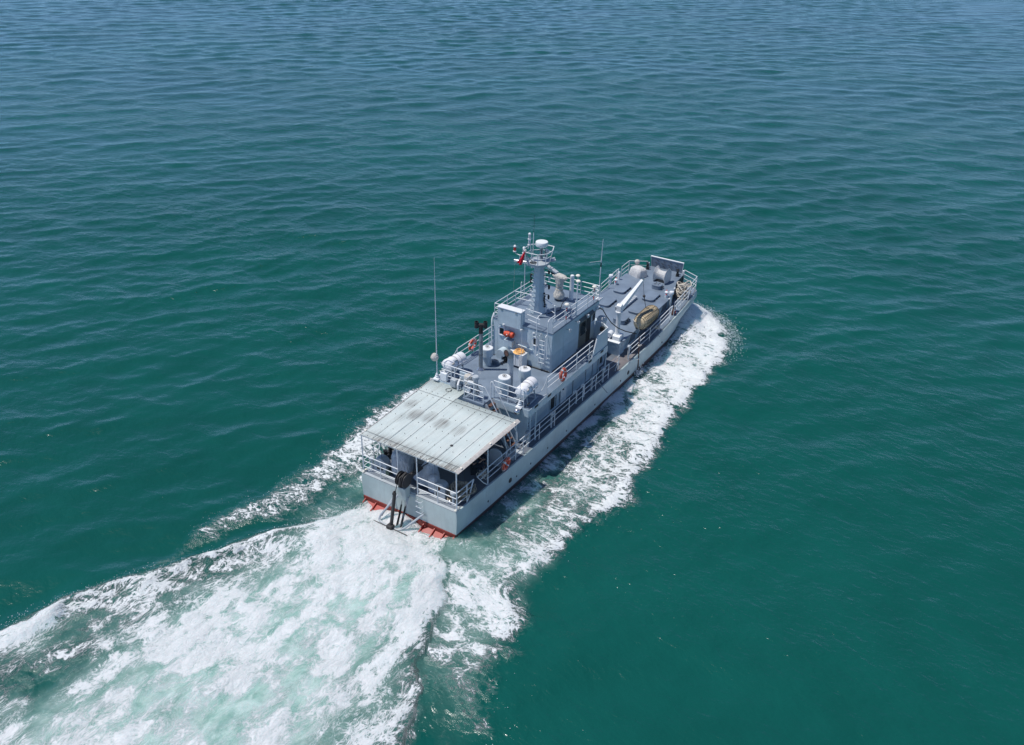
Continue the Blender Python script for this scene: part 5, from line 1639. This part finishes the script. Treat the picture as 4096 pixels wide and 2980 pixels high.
MB().lathe([(0.085, 0), (0.085, 0.55), (0.07, 0.62), (0.02, 0.65)], (27.75, 2.22, fz(27.7) - 0.02), 14).build("white_post", 'white', FD)
# bitts near the bow
def bitts(x, y, rz, par):
    b = MB().box((0, 0, 0.03), (0.5, 0.22, 0.06)).build("bitts_base", 'black', par)
    b.location = (x, y, fz(x)); b.rotation_euler = (0, 0, rz)
    for dx in (-0.15, 0.15):
        MB().lathe([(0.075, 0.04), (0.075, 0.36), (0.10, 0.38), (0.10, 0.42), (0.04, 0.43)], (dx, 0, 0), 14).build("bitt", 'black', b)
    MB().cyl((-0.3, 0, 0.22), (0.3, 0, 0.22), 0.03, n=8).build("bitt_bar", 'iron', b)
bitts(30.75, 1.30, 0.5, FD); bitts(30.75, -1.12, 0.3, FD)
# bow ramp, raised
rm = MB().prism([(31.42, -1.20, fz(31.4) - 0.6), (31.30, -1.28, 3.60), (31.30, 1.28, 3.60), (31.42, 1.20, fz(31.4) - 0.6)], (0.09, 0, 0)).build("bow_ramp", 'deck', SHIP, bev=0.01)
MB().cyl((31.33, -1.32, 3.62), (31.33, 1.32, 3.62), 0.055, n=10).build("ramp_top_bar", 'white', rm)
for s in (1, -1):
    MB().cyl((31.38, 1.24 * s, fz(31.4)), (31.27, 1.31 * s, 3.62), 0.022, n=6).build("ramp_chain", 'rail', rm)
    MB().box((31.2, 1.42 * s, fz(31.2) + 0.15), (0.16, 0.14, 0.3)).build("ramp_hinge", 'white', rm, bev=0.02)
tread = MB().box((0, 0, 0), (0.02, 0.22, 0.025), Matrix.Rotation(0.5, 3, 'X'))
tm = None
for r_ in range(3):
    for c_ in range(4):
        z = 2.98 + 0.2 * r_
        p = (31.40 - 0.12 * (z - 2.2) / 1.4 - 0.012 + 0.0, -0.85 + 0.52 * c_ + 0.14 * (r_ % 2), z)
        if tm is None:
            tm = tread.build("ramp_cleat", 'print', rm, loc=p)
        else:
            o = tm.copy(); COL.objects.link(o); o.parent = rm; o.location = p

# canvas-covered capstan unit, port
t = thing("covered_capstan", "white canvas-covered machine with wrapped lamp on top, port side of the foredeck", "covered machine", (29.2, 1.35, fz(29.2)))
prof = [(-0.02, .46, .60), (0.15, .45, .59), (0.35, .43, .56), (0.5, .40, .53), (0.6, .34, .46), (0.68, .24, .34), (0.71, .10, .15)]
MB().loft(canvas_rings([ell(0, 0, z, a, b, 40, -0.35, 4.5) for z, a, b in prof], 0.13, 11, 3.6)).build("cover", 'canvas', t, sharp=60)
MB().loft(canvas_rings([ell(0.28, 0.28, 0.62 + z, a, a, 16) for z, a in ((0, .08), (.12, .10), (.2, .17), (.32, .2), (.42, .15), (.47, .05))], 0.14, 3, 6)).build("wrapped_lamp", 'canvas_beige', t, sharp=60)
# canvas-covered cable reel, centre
t = thing("covered_reel", "white canvas over a two-flanged cable reel near the bow ramp", "covered reel", (29.15, -0.55, fz(29.15)), -0.12)
t.scale = (0.88, 0.88, 0.9)
n = 30
rings = []
for i, (y, r) in enumerate(((0.58, .12), (0.575, .44), (0.565, .66), (0.54, .70), (0.50, .64), (0.42, .48), (0.28, .40), (0.1, .38), (-0.1, .38), (-0.28, .40), (-0.42, .50), (-0.50, .66), (-0.54, .72), (-0.565, .68), (-0.575, .45), (-0.58, .12))):
    rg = []
    for j in range(n):
        a = 2 * PI * j / n
        zz = 0.52 + r * math.sin(a)
        xx = r * 0.82 * math.cos(a)
        if zz < 0.30:                       # the skirt hangs straight down
            xx *= 1.0 + 0.35 * (0.30 - zz)
            zz = max(zz, 0.04 + 0.03 * math.sin(5 * a + i))
        w = 1 + 0.05 * mnoise.noise((xx * 3, y * 3, zz * 3)) + 0.035 * mnoise.noise((xx * 8, y * 8, zz * 4))
        rg.append((xx * w, y, zz * (0.97 + 0.03 * w)))
    rings.append(rg)
MB().loft(rings).build("cover", 'canvas', t, sharp=70)
MB().b2((-0.25, -0.4, 0.0), (0.25, 0.4, 0.2)).build("reel_bed", 'iron', t)
# aerial on the port fore deck
a = MB().cyl((25.6, 2.72, dz(25.6)), (25.6, 2.72, 5.05), 0.035, n=8).build("fore_aerial", 'rail', SHIP)
MB().tube([(25.6, 2.72, 5.0), (25.6, 2.70, 6.35)], [0.03, 0.018], 6).build("aerial_tip", 'rail', a)
MB().tube([(25.6, 2.72, 4.72), (24.25, 2.95, 5.0)], [0.022, 0.016], 6).build("cross_arm", 'rail', a)
MB().cyl((25.6, 2.72, 4.3), (25.6, 2.72, 4.62), 0.045, n=8).build("aerial_joint", 'black', a)

# ------------------------------------------------------------ deck crane
cr = thing("deck_crane", "pale grey deck crane with raised box boom at the aft starboard corner of the foredeck", "crane", (19.43, -1.72, dz(19.4)))
MB().b2((-0.38, -0.40, 0.0), (0.38, 0.40, 0.95)).build("pedestal", 'house', cr, bev=0.02)
MB().prism([(-0.58, -0.44, 0.96), (-0.36, -0.44, 1.0), (-0.36, 0.62, 1.0), (-0.58, 0.62, 0.96)], (0, 0, 0.03)).build("shelf", 'white', cr)
for rr_ in (0.24, 0.15):
    MB().tube([(-0.395, -0.02 + rr_ * math.cos(2 * PI * i / 20), 0.55 + rr_ * math.sin(2 * PI * i / 20)) for i in range(20)], 0.016, 6, closed=True).build("pedestal_rim", 'house', cr)
MB().prism([(-0.34, -0.34, 0.96), (-0.34, -0.34, 1.28), (-0.24, -0.34, 1.36), (0.26, -0.34, 1.36), (0.3, -0.34, 0.96)], (0, 0.52, 0)).build("slew_housing", 'white', cr, bev=0.03)
MB().cyl((-0.34, 0.42, 1.28), (0.02, 0.42, 1.34), 0.17, n=14).build("motor", 'white', cr)
MB().tube([(-0.36, 0.36, 1.0), (-0.38, 0.3, 1.2), (-0.2, 0.22, 1.25)], 0.03, 6).build("hydraulic_pipe", 'chrome', cr)
MB().lathe([(0.19, 0), (0.155, 0.12), (0.145, 1.4), (0.17, 1.5)], (0.0, 0.0, 1.36), 18).build("column", 'white', cr)
hd = MB().lathe([(0.20, 0), (0.23, 0.03), (0.23, 0.08), (0.17, 0.10)], (0.0, 0.0, 2.84), 18).build("slew_collar", 'white', cr)
MB().prism([(-0.14, -0.16, 2.94), (-0.14, -0.16, 3.32), (0.0, -0.16, 3.44), (0.16, -0.16, 3.38), (0.16, -0.16, 2.94)], (0, 0.32, 0)).build("boom_head", 'white', cr, bev=0.02)
B0 = Vector((0.10, 0.0, 3.05)); B1 = Vector((2.72, -0.22, 4.16))
bm_ = MB()
d = (B1 - B0).normalized(); sd = d.cross(Vector((0, 0, 1))).normalized(); un = sd.cross(d)
def sq(c, w, h): return [tuple(c + sd * a * w + un * b * h) for a, b in ((-1, -1), (1, -1), (1, 1), (-1, 1))]
bm_.loft([sq(B0, 0.15, 0.16), sq(B0.lerp(B1, 0.2), 0.15, 0.15), sq(B1, 0.09, 0.08)])
bo = bm_.build("boom", 'white', cr, bev=0.012)
MB().box(tuple(B1 + d * 0.08), (0.18, 0.10, 0.16)).build("boom_sheave", 'chrome', bo)
MB().tube([B1 + un * 0.09, B1 + un * 0.22 + d * 0.05], 0.03, 6).build("sheave_pin", 'chrome', bo)
H0 = B1 + d * 0.10; H1 = Vector((3.05, -0.32, 2.95)); H2 = Vector((3.38, -0.45, 1.78))
MB().tube([H0, H1], 0.012, 5).build("hoist_wire", 'iron', cr)
MB().ball(H1, 0.10, 12).build("hook_ball", 'iron', cr)
MB().tube([H1, H1.lerp(H2, 0.35)], 0.03, 6).build("hook_shank", 'iron', cr)
MB().tube([H1.lerp(H2, 0.35), H2], 0.018, 5).build("sling", 'iron', cr)

# big woven fender slung at the rail
fe = thing("fender", "big tan rope-netted fender slung from the crane against the starboard foredeck rail", "fender", (22.35, -2.42, 2.98), rot=(0.0, -0.02, 0.02))
fe.scale = (0.9, 0.9, 0.9)
L, R0 = 1.42, 0.57
prof = [(0.05, -L), (0.24, -L + 0.02), (0.42, -L + 0.12), (0.52, -L + 0.3), (0.57, -L + 0.6), (0.58, 0), (0.57, L - 0.6), (0.52, L - 0.3), (0.42, L - 0.12), (0.24, L - 0.02), (0.05, L)]
MB().lathe(prof, (0, 0, 0), 30, 'x').build("fender_body", 'fender', fe)
def fr(x): return float(np.interp(x, [p[1] for p in prof], [p[0] for p in prof]))
for k in range(15):
    x = -L + 0.16 + (2 * L - 0.32) * k / 14
    P = []
    for j in range(30):
        a = 2 * PI * j / 30
        xx = x + 0.06 * math.sin(a * 1 + 0.6) + 0.02 * mnoise.noise((k, math.cos(a) * 2, math.sin(a) * 2))
        q_ = fr(max(-L, min(L, xx))) + 0.012
        P.append((xx, q_ * math.cos(a), q_ * math.sin(a)))
    MB().tube(P, 0.016, 5, closed=True).build("net_hoop", 'net', fe)
for k in range(14):
    a = 2 * PI * k / 14
    P = [(x, (fr(x) + 0.014) * math.cos(a + 0.12 * x), (fr(x) + 0.014) * math.sin(a + 0.12 * x)) for x in np.linspace(-L + 0.02, L - 0.02, 15)]
    dark = k % 3 != 0
    MB().tube(P, 0.012, 5).build("net_cord", 'net' if dark else 'rope', fe)
for k in range(3):
    MB().tube([(-L - 0.02, (0.12 + 0.11 * k) * math.cos(2 * PI * i / 20), (0.12 + 0.11 * k) * math.sin(2 * PI * i / 20)) if False else (-L + 0.01 + 0.05 * k, (0.14 + 0.11 * k) * math.cos(2 * PI * i / 20), (0.14 + 0.11 * k) * math.sin(2 * PI * i / 20)) for i in range(20)], 0.022, 5, closed=True).build("end_coil", 'rope_pale', fe)
MB().tube([(-L - 0.02, 0, 0), (-L - 0.08, 0.25, 0.15), (-L + 0.1, 0.52, 0.25)], 0.026, 6).build("end_rope", 'rope_pale', fe)
MB().tube([(-L - 0.02, 0, 0), (-L - 0.10, -0.05, -0.25), (-L + 0.05, -0.1, -0.55)], 0.026, 6).build("end_rope", 'rope_pale', fe)
MB().lathe([(0.05, 0), (0.12, 0.05), (0.14, 0.12), (0.06, 0.17)], (L, 0.08, 0.2), 12, 'x').build("end_cap", 'white', fe)

# ------------------------------------------------------------ stern gear
def dbox(label, loc, rz, w=0.62, h=0.86, t=0.34, group=None):
    """winch guard: upright box with a round top"""
    b = thing("winch_guard", label, "winch guard", loc, rz, group)
    P = [(-t / 2, -w / 2, 0), (-t / 2, -w / 2, h - w / 2)] + [(-t / 2, -w / 2 * math.cos(PI * i / 10), h - w / 2 + w / 2 * math.sin(PI * i / 10)) for i in range(1, 10)] + [(-t / 2, w / 2, h - w / 2), (-t / 2, w / 2, 0)]
    MB().prism(P, (t, 0, 0)).build("casing", 'grey', b, bev=0.012, sharp=30)
    return b
g = "round-topped winch guards on the aft deck"
w1 = dbox("round-topped grey winch guard at the port quarter behind the stern rail", (0.72, 2.15, dz(0.7)), 0.1, 0.74, 0.86, 0.42, g)
MB().box((-0.235, -0.02, 0.30), (0.05, 0.34, 0.16)).build("lever_slot", 'inside', w1)
MB().tube([(-0.24, -0.05, 0.25), (-0.28, -0.05, 0.42)], 0.016, 5).build("lever", 'iron', w1)
MB().box((0.0, -0.45, 0.14), (0.5, 0.2, 0.22)).build("winch_foot", 'green_iron', w1)
w2 = dbox("round-topped grey winch guard beside the rope heap at the starboard quarter", (0.70, -1.55, dz(0.7)), 0.1, 0.62, 0.84, 0.40, g)
MB().lathe([(0.11, 0), (0.11, 0.05), (0.05, 0.07)], (-0.22, 0.05, 0.55), 12, 'x').build("motor_end", 'rust', w2)
MB().tube([(-0.26, 0.12, 0.08), (-0.27, 0.1, 0.35)], 0.035, 6).build("lever", 'black', w2)
w3 = dbox("tall round-topped pale guard by the starboard life buoy near the stair", (4.35, -2.28, dz(4.3)), 0.15, 0.78, 1.0, 0.10, g)

def canvas_heap(name, label, loc, prof, rz=0.0, wr=0.1, seed=0, p=2.4, mat='canvas_grey', freq=3.0):
    t = thing(name, label, "covered machine", loc, rz)
    dense = []
    for i in range(len(prof) - 1):
        for k in range(3):
            q_ = k / 3
            dense.append([prof[i][m] * (1 - q_) + prof[i + 1][m] * q_ for m in range(5)])
    dense.append(prof[-1])
    MB().loft(canvas_rings([ell(cx, cy, z, a, b, 40, 0, p) for z, a, b, cx, cy in dense], wr, seed, freq)).build("cover", mat, t, sharp=60)
    return t
canvas_heap("covered_winch", "grey-white canvas over a large two-flanged winch, port side under the roof", (1.25, 1.28, dz(1.2)),
            [(0.0, .46, .50, 0, 0), (0.25, .50, .54, 0, 0), (0.6, .50, .52, 0, 0), (0.9, .44, .46, 0, .04), (1.12, .30, .34, 0, .1), (1.24, .10, .14, 0, .14)], 0.3, 0.12, 21, 2.6)
canvas_heap("covered_winch", "grey-white canvas draped to a peak amidships, starboard of the anchor sheaves", (1.35, -0.28, dz(1.2)),
            [(0.12, .62, .66, -.05, .05), (0.35, .56, .60, -.03, .05), (0.65, .44, .46, 0, 0), (0.95, .34, .34, .05, -.05), (1.25, .18, .2, .1, -.1), (1.42, .05, .06, .12, -.12)], -0.2, 0.15, 33, 2.1)
canvas_heap("covered_machine", "small upright canvas cover between the peaked cover and the starboard winch guard", (0.85, -1.0, dz(1.0)),
            [(0.0, .22, .30, 0, 0), (0.4, .24, .32, 0, 0), (0.72, .22, .28, 0, 0), (0.86, .14, .2, 0, 0), (0.92, .04, .08, 0, 0)], 0.0, 0.1, 41, 2.8)
canvas_heap("canvas_bundle", "loose dirty canvas bundle far under the roof", (2.6, 1.3, dz(2.6)),
            [(0.0, .45, .5, 0, 0), (0.3, .42, .46, 0, 0), (0.6, .3, .36, 0, 0), (0.75, .1, .12, 0, 0)], 0.5, 0.2, 51, 2.0, 'canvas_beige')

# vents standing at the quarters and along the walkway
def stub_vent(x, y, h):
    b = MB().cyl((x, y, dz(x) - 0.02), (x, y, dz(x) + h), 0.065, n=12).build("deck_vent", 'grey', SHIP)
    MB().lathe([(0.08, -0.05), (0.14, -0.03), (0.15, 0.07), (0.11, 0.12), (0.03, 0.13)], (x, y, dz(x) + h), 14).build("vent_cap", 'grey', b)
for x, y, h in ((0.5, 2.62, 0.66), (0.46, -2.42, 0.62), (6.75, -2.74, 0.86), (9.15, -2.80, 0.86), (15.4, -2.80, 0.9), (14.05, -2.74, 0.9), (19.05, -2.78, 0.85)):
    stub_vent(x, y, h)
MB().lathe([(0.10, 0), (0.11, 0.06), (0.06, 0.1), (0.08, 0.16), (0.02, 0.2)], (0.42, -2.25, dz(0)), 12).build("deck_valve", 'chrome', SHIP)
for x in (12.2, 13.15):
    z = dz(x)
    MB().tube([(x, -2.72, z), (x, -2.72, z + 0.72), (x - 0.02, -2.70, z + 0.84), (x - 0.1, -2.66, z + 0.88), (x - 0.18, -2.62, z + 0.84), (x - 0.2, -2.61, z + 0.7)], 0.045, 8).build("goose_pipe", 'rail', SHIP)
# quarter bitts and the corner roller
for y in (2.72,):
    b = MB().box((1.85, y, dz(1.8) + 0.05), (0.7, 0.24, 0.1)).build("quarter_bitts", 'black', SHIP)
    for dx in (-0.2, 0.2):
        MB().lathe([(0.09, 0.08), (0.09, 0.42), (0.115, 0.44), (0.115, 0.5), (0.03, 0.51)], (1.85 + dx, y, dz(1.8)), 14).build("bitt", 'black', b)
    MB().cyl((1.4, y, dz(1.8) + 0.25), (2.3, y, dz(1.8) + 0.25), 0.05, n=8).build("bitt_bar", 'black', b)
for s in (1, -1):
    MB().lathe([(0.03, -0.16), (0.07, -0.12), (0.05, 0.0), (0.07, 0.12), (0.03, 0.16)], (0.16, 2.84 * s, 1.60), 12, 'x').build("corner_roller", 'cream', SHIP)
MB().b2((5.2, -2.82, dz(5.5) - 0.004), (6.2, -2.05, dz(5.5) + 0.02)).build("sunlit_patch", 'grey', SHIP)  # pale plate standing in for a sunlit patch of the side deck

# anchor davit: box bracket with two sheaves and a pipe cradle
dvt = MB().prism([(-0.34, 0.36, 1.95), (-0.34, -0.12, 1.95), (-0.30, -0.16, 1.28), (-0.30, 0.34, 1.28)], (0.40, 0, 0)).build("anchor_davit", 'hull', SHIP, bev=0.015)
MB().prism([(0.06, 0.4, 1.58), (0.06, -0.5, 1.58), (-0.06, -0.5, 1.42), (-0.06, 0.4, 1.42)], (0.0, 0, 0.03)).build("davit_shelf", 'hull', dvt)
for y in (0.27, -0.08):
    s = MB().lathe([(0.20, -0.075), (0.36, -0.07), (0.36, -0.045), (0.28, -0.02), (0.28, 0.02), (0.36, 0.045), (0.36, 0.07), (0.20, 0.075)], (-0.14, y, 2.36), 24, 'y').build("sheave", 'iron', dvt)
MB().prism([(-0.52, 0.14, 2.1), (-0.42, 0.14, 2.6), (0.1, 0.14, 2.65), (0.25, 0.14, 2.0), (-0.2, 0.14, 1.9)], (0, -0.08, 0)).build("cheek_plate", 'iron', dvt)
MB().beam((-0.1, 0.05, 2.3), (1.0, -0.15, 2.5), 0.16, 0.14).build("fairlead_beam", 'iron', dvt)
MB().tube([(0.0, 0.05, 2.5), (1.4, -0.45, 2.75)], 0.03, 6).build("wire_guide", 'iron', dvt)
pc = MB()
r = 0.055
pc.tube([(-0.15, 0.34, 1.45), (-0.75, 1.15, 0.15), (-0.85, 1.18, -0.05), (-0.9, 1.05, -0.12), (-0.92, 0.45, -0.2)], r, 8)
pc.tube([(-0.15, -0.16, 1.40), (-0.72, -0.1, 0.05)], r, 8)
pc.tube([(-0.1, -1.05, 0.72), (-0.72, -0.35, -0.02), (-0.85, -0.16, -0.14), (-0.92, 0.0, -0.18), (-0.93, 0.3, -0.12), (-0.9, 0.42, -0.05)], r, 8)
pc.tube([(0.0, 0.85, 0.95), (-0.72, 1.12, 0.1)], r * 0.8, 8)
pc.build("anchor_cradle", 'grey', dvt)
an = thing("stern_anchor", "dark stock anchor hung upright from the stern sheaves", "anchor", (-0.66, 0.22, 0.20))
MB().beam((0.0, 0.02, 1.62), (-0.30, 0.12, -0.35), 0.13, 0.14).build("shank", 'iron', an, bev=0.02)
MB().lathe([(0.07, 0), (0.12, 0.03), (0.12, 0.08), (0.07, 0.11)], (0.02, 0.02, 1.56), 12, 'y').build("shackle", 'iron', an)
MB().box((-0.34, 0.12, -0.30), (0.30, 0.34, 0.30)).build("crown", 'iron', an, bev=0.04)
MB().cyl((-0.34, 1.18, -0.34), (-0.34, -0.92, -0.34), 0.024, n=6).build("stock", 'iron', an)
for y in (-0.10, -0.34):
    MB().prism([(-0.20, y, -0.2), (-0.05, y, -0.22), (0.26, y - 0.03, 0.82), (0.16, y - 0.02, 0.4)], (0, -0.05, 0)).build("fluke", 'iron', an, bev=0.01)
MB().tube([(0.26, 0.04, 2.24), (0.2, 0.04, 1.9), (0.05, 0.03, 1.62)], 0.02, 6).build("anchor_wire", 'iron', an)

# ropes
def rope_heap(label, loc, n=9, R=0.42, h=0.34, seed=1, mat='rope', rr=0.032):
    rng = random.Random(seed)
    t = thing("rope_heap", label, "rope", loc)
    for k in range(n):
        P = []
        r0 = R * rng.uniform(0.5, 1.0)
        cx, cy = rng.uniform(-.12, .12), rng.uniform(-.12, .12)
        tx, ty = rng.uniform(-.4, .4), rng.uniform(-.4, .4)
        z0 = h * k / n
        for i in range(20):
            a = 2 * PI * i / 20
            x = cx + r0 * math.cos(a) * (1 + 0.2 * math.sin(2 * a + k)); y = cy + r0 * math.sin(a) * (1 + 0.15 * math.sin(3 * a + 2 * k))
            P.append((x, y, max(rr, rr + z0 + tx * x + ty * y + 0.05 * math.sin(3 * a + k))))
        MB().tube(P, rr, 6, closed=True).build("rope_turn", mat, t)
    return t
rope_heap("tangled brown mooring rope heaped in the starboard stern corner", (1.05, -2.35, dz(1)), 16, 0.52, 0.62, 3)
rope_heap("coil of tan rope beside the heap at the starboard deck edge", (1.75, -2.45, dz(1.7)), 6, 0.30, 0.2, 9)
rope_heap("tall pale netted rope pile on the starboard bow side deck", (29.1, -2.25, dz(29)), 20, 0.46, 0.95, 5, 'rope_pale', 0.04)
rope_heap("grey tangle of line hung on the aft starboard rail end", (2.55, -2.72, dz(2.5) + 0.45), 9, 0.2, 0.42, 12, 'rope_pale', 0.012)
rope_heap("small white line coil on the rail under the fender", (23.3, -2.82, dz(23.3) + 0.35), 6, 0.16, 0.3, 14, 'rope_pale', 0.02)

# rusty pole lashed to the foredeck rail, its foot trailing in the water
po = thing("sounding_pole", "thin rusty pole lashed upright to the starboard rail, foot in the water", "pole", (20.05, -3.13, 0.0))
MB().cyl((0.06, -0.03, -0.6), (-0.05, 0.10, 2.62), 0.04, n=8).build("pole_tube", 'rust', po)
MB().ball((-0.04, 0.08, 2.05), 0.10, 10, (1, 1, .7)).build("lashing", 'rope_pale', po)
MB().tube([(0.0, 0.0, 1.1), (-0.35, 0.1, 1.16), (-0.5, 0.12, 1.12)], 0.035, 6).build("pole_bracket", 'chrome', po)
MB().cyl((14.3, -2.95, 2.1), (14.4, -3.65, 1.42), 0.025, n=6).build("side_boom", 'galv', SHIP)
MB().cyl((22.9, -2.6, 1.9), (22.9, -3.3, 1.55), 0.02, n=6).build("side_boom", 'galv', SHIP)
# firefighting bundle by the forward rail
fb = thing("equipment_bundle", "dark rusty bundle of gear against the rail beside the mushroom vent", "gear", (26.35, -2.75, dz(26.3)))
MB().box((0, 0, 0.3), (0.26, 0.2, 0.55), Matrix.Rotation(0.2, 3, 'Y')).build("gear_body", 'rust', fb, bev=0.05)
MB().tube(arc((0.05, 0.0, 0.55), 0.14, 0, 5, 8, 'xz'), 0.03, 6).build("gear_hose", 'iron', fb)
MB().lathe([(0.06, 0), (0.07, 0.2), (0.03, 0.26)], (0.2, -0.05, 0), 10).build("red_bottle", 'hazred', fb)
# black hose from the wheelhouse eave down to the foredeck
hp = [(15.6, -1.95, 5.92), (15.75, -2.1, 6.02), (15.95, -2.2, 5.88), (16.5, -2.22, 5.25), (17.2, -2.25, 4.55), (18.2, -2.28, 3.8), (19.2, -2.36, 3.2), (20.1, -2.5, 2.75), (20.6, -2.55, 2.5)]
ho = MB().tube(hp, 0.032, 6).build("black_hose", 'rubber', None)
ho['label'] = "black hose sagging from the wheelhouse eave past the crane to the foredeck edge"; ho['category'] = "hose"
MB().tube([(15.58, -1.95, 5.95), (15.75, -2.05, 6.1), (15.95, -2.18, 6.02), (16.0, -2.2, 5.85)], 0.045, 8).build("hose_bend", 'white', WH)

# ------------------------------------------------------------ people under the roof
def person(label, loc, rz, arm=0):
    t = thing("person", label, "person", loc, rz)
    J = {'pel': (0, 0, .50), 'wai': (0.0, 0, .68), 'che': (.05, 0, .92), 'nek': (.08, 0, 1.10), 'hed': (.11, 0, 1.22),
         'hl': (.06, .10, .48), 'kl': (.44, .13, .50), 'al': (.42, .13, .09), 'tl': (.58, .14, .05),
         'hr': (.06, -.10, .48), 'kr': (.44, -.15, .50), 'ar': (.46, -.15, .09), 'tr': (.62, -.16, .05),
         'sl': (.06, .19, 1.03), 'el': (.20, .27, .78), 'wl': (.42, .18, .70), 'pl': (.49, .14, .69),
         'sr': (.06, -.19, 1.03), 'er': (.24, -.29, .80), 'wr': (.44, -.12, .84), 'pr': (.51, -.09, .88)}
    E_ = [('pel', 'wai'), ('wai', 'che'), ('che', 'nek'), ('nek', 'hed'), ('pel', 'hl'), ('hl', 'kl'), ('kl', 'al'), ('al', 'tl'), ('pel', 'hr'), ('hr', 'kr'), ('kr', 'ar'), ('ar', 'tr'),
          ('che', 'sl'), ('sl', 'el'), ('el', 'wl'), ('wl', 'pl'), ('che', 'sr'), ('sr', 'er'), ('er', 'wr'), ('wr', 'pr')]
    Rr = {'pel': .13, 'wai': .125, 'che': .14, 'nek': .055, 'hed': .06, 'hl': .10, 'kl': .062, 'al': .04, 'tl': .035, 'hr': .10, 'kr': .062, 'ar': .04, 'tr': .035,
          'sl': .065, 'el': .042, 'wl': .028, 'pl': .034, 'sr': .065, 'er': .042, 'wr': .028, 'pr': .034}
    def skin(name, keys, grow, mat):
        ks = [k for k in J if k in keys]
        me = bpy.data.meshes.new(name)
        me.from_pydata([J[k] for k in ks], [(ks.index(a), ks.index(b)) for a, b in E_ if a in ks and b in ks], [])
        o = bpy.data.objects.new(name, me); COL.objects.link(o); o.parent = t
        me.materials.append(M[mat])
        o.modifiers.new("skin", 'SKIN')
        if not me.skin_vertices:
            bm = bmesh.new(); bm.from_mesh(me); bm.verts.layers.skin.verify(); bm.to_mesh(me); bm.free()
        for i, k in enumerate(ks):
            me.skin_vertices[0].data[i].radius = (Rr[k] + grow, Rr[k] + grow)
            me.skin_vertices[0].data[i].use_root = (k == ks[0])
        s = o.modifiers.new("sub", 'SUBSURF'); s.levels = 1; s.render_levels = 2
        return o
    body = skin("body", set(J), 0.0, 'skin')
    skin("shirt", {'pel', 'wai', 'che', 'sl', 'sr', 'el', 'er'}, 0.016, 'cloth')
    skin("trousers", {'pel', 'hl', 'kl', 'al', 'hr', 'kr', 'ar'}, 0.017, 'cloth')
    h = MB().ball((0.13, 0, 1.27), 0.105, 16, (1.0, 0.82, 1.2))
    h.ball((0.235, 0, 1.26), 0.02, 8)
    h.ball((0.13, 0.09, 1.26), 0.022, 8, (1, .5, 1.4)); h.ball((0.13, -0.09, 1.26), 0.022, 8, (1, .5, 1.4))
    h.build("head", 'skin', t)
    MB().ball((0.115, 0, 1.305), 0.108, 16, (1.0, 0.86, 1.0)).build("hair", 'hair', t)
    fc = MB()
    for s in (1, -1):
        fc.ball((0.222, 0.035 * s, 1.285), 0.011, 6)
    fc.box((0.226, 0, 1.215), (0.012, 0.045, 0.008))
    fc.build("face", 'hair', t)
    for k, s in (('pl', 1), ('pr', -1)):
        hnd = MB()
        b = Vector(J[k])
        for i in range(4):
            o_ = Vector((0, 0.021 * (i - 1.5), 0))
            L_ = (0.07, 0.082, 0.078, 0.06)[i]
            hnd.tube([b + o_, b + o_ + Vector((L_ * .6, 0, -0.006)), b + o_ + Vector((L_, 0, -0.035))], [.010, .009, .007], 6)
        hnd.tube([b + Vector((-.01, -0.035 * s, 0)), b + Vector((.03, -0.06 * s, -.01))], [.012, .009], 6)
        hnd.build("hand", 'skin', t)
    MB().b2((-0.16, -0.2, 0.0), (0.16, 0.2, 0.38)).build("seat_box", 'inside', t)
    return t
person("person in dark clothes seated under the roof near the starboard rail, bare forearms raised", (3.15, -1.75, dz(3)), -0.9)
person("person in dark clothes sitting further in under the roof, beyond the other seated person", (4.0, -1.35, dz(4)), -1.6)

for o in bpy.data.objects:
    if o.parent is None and 'category' in o and 'kind' not in o:
        o['kind'] = 'thing'
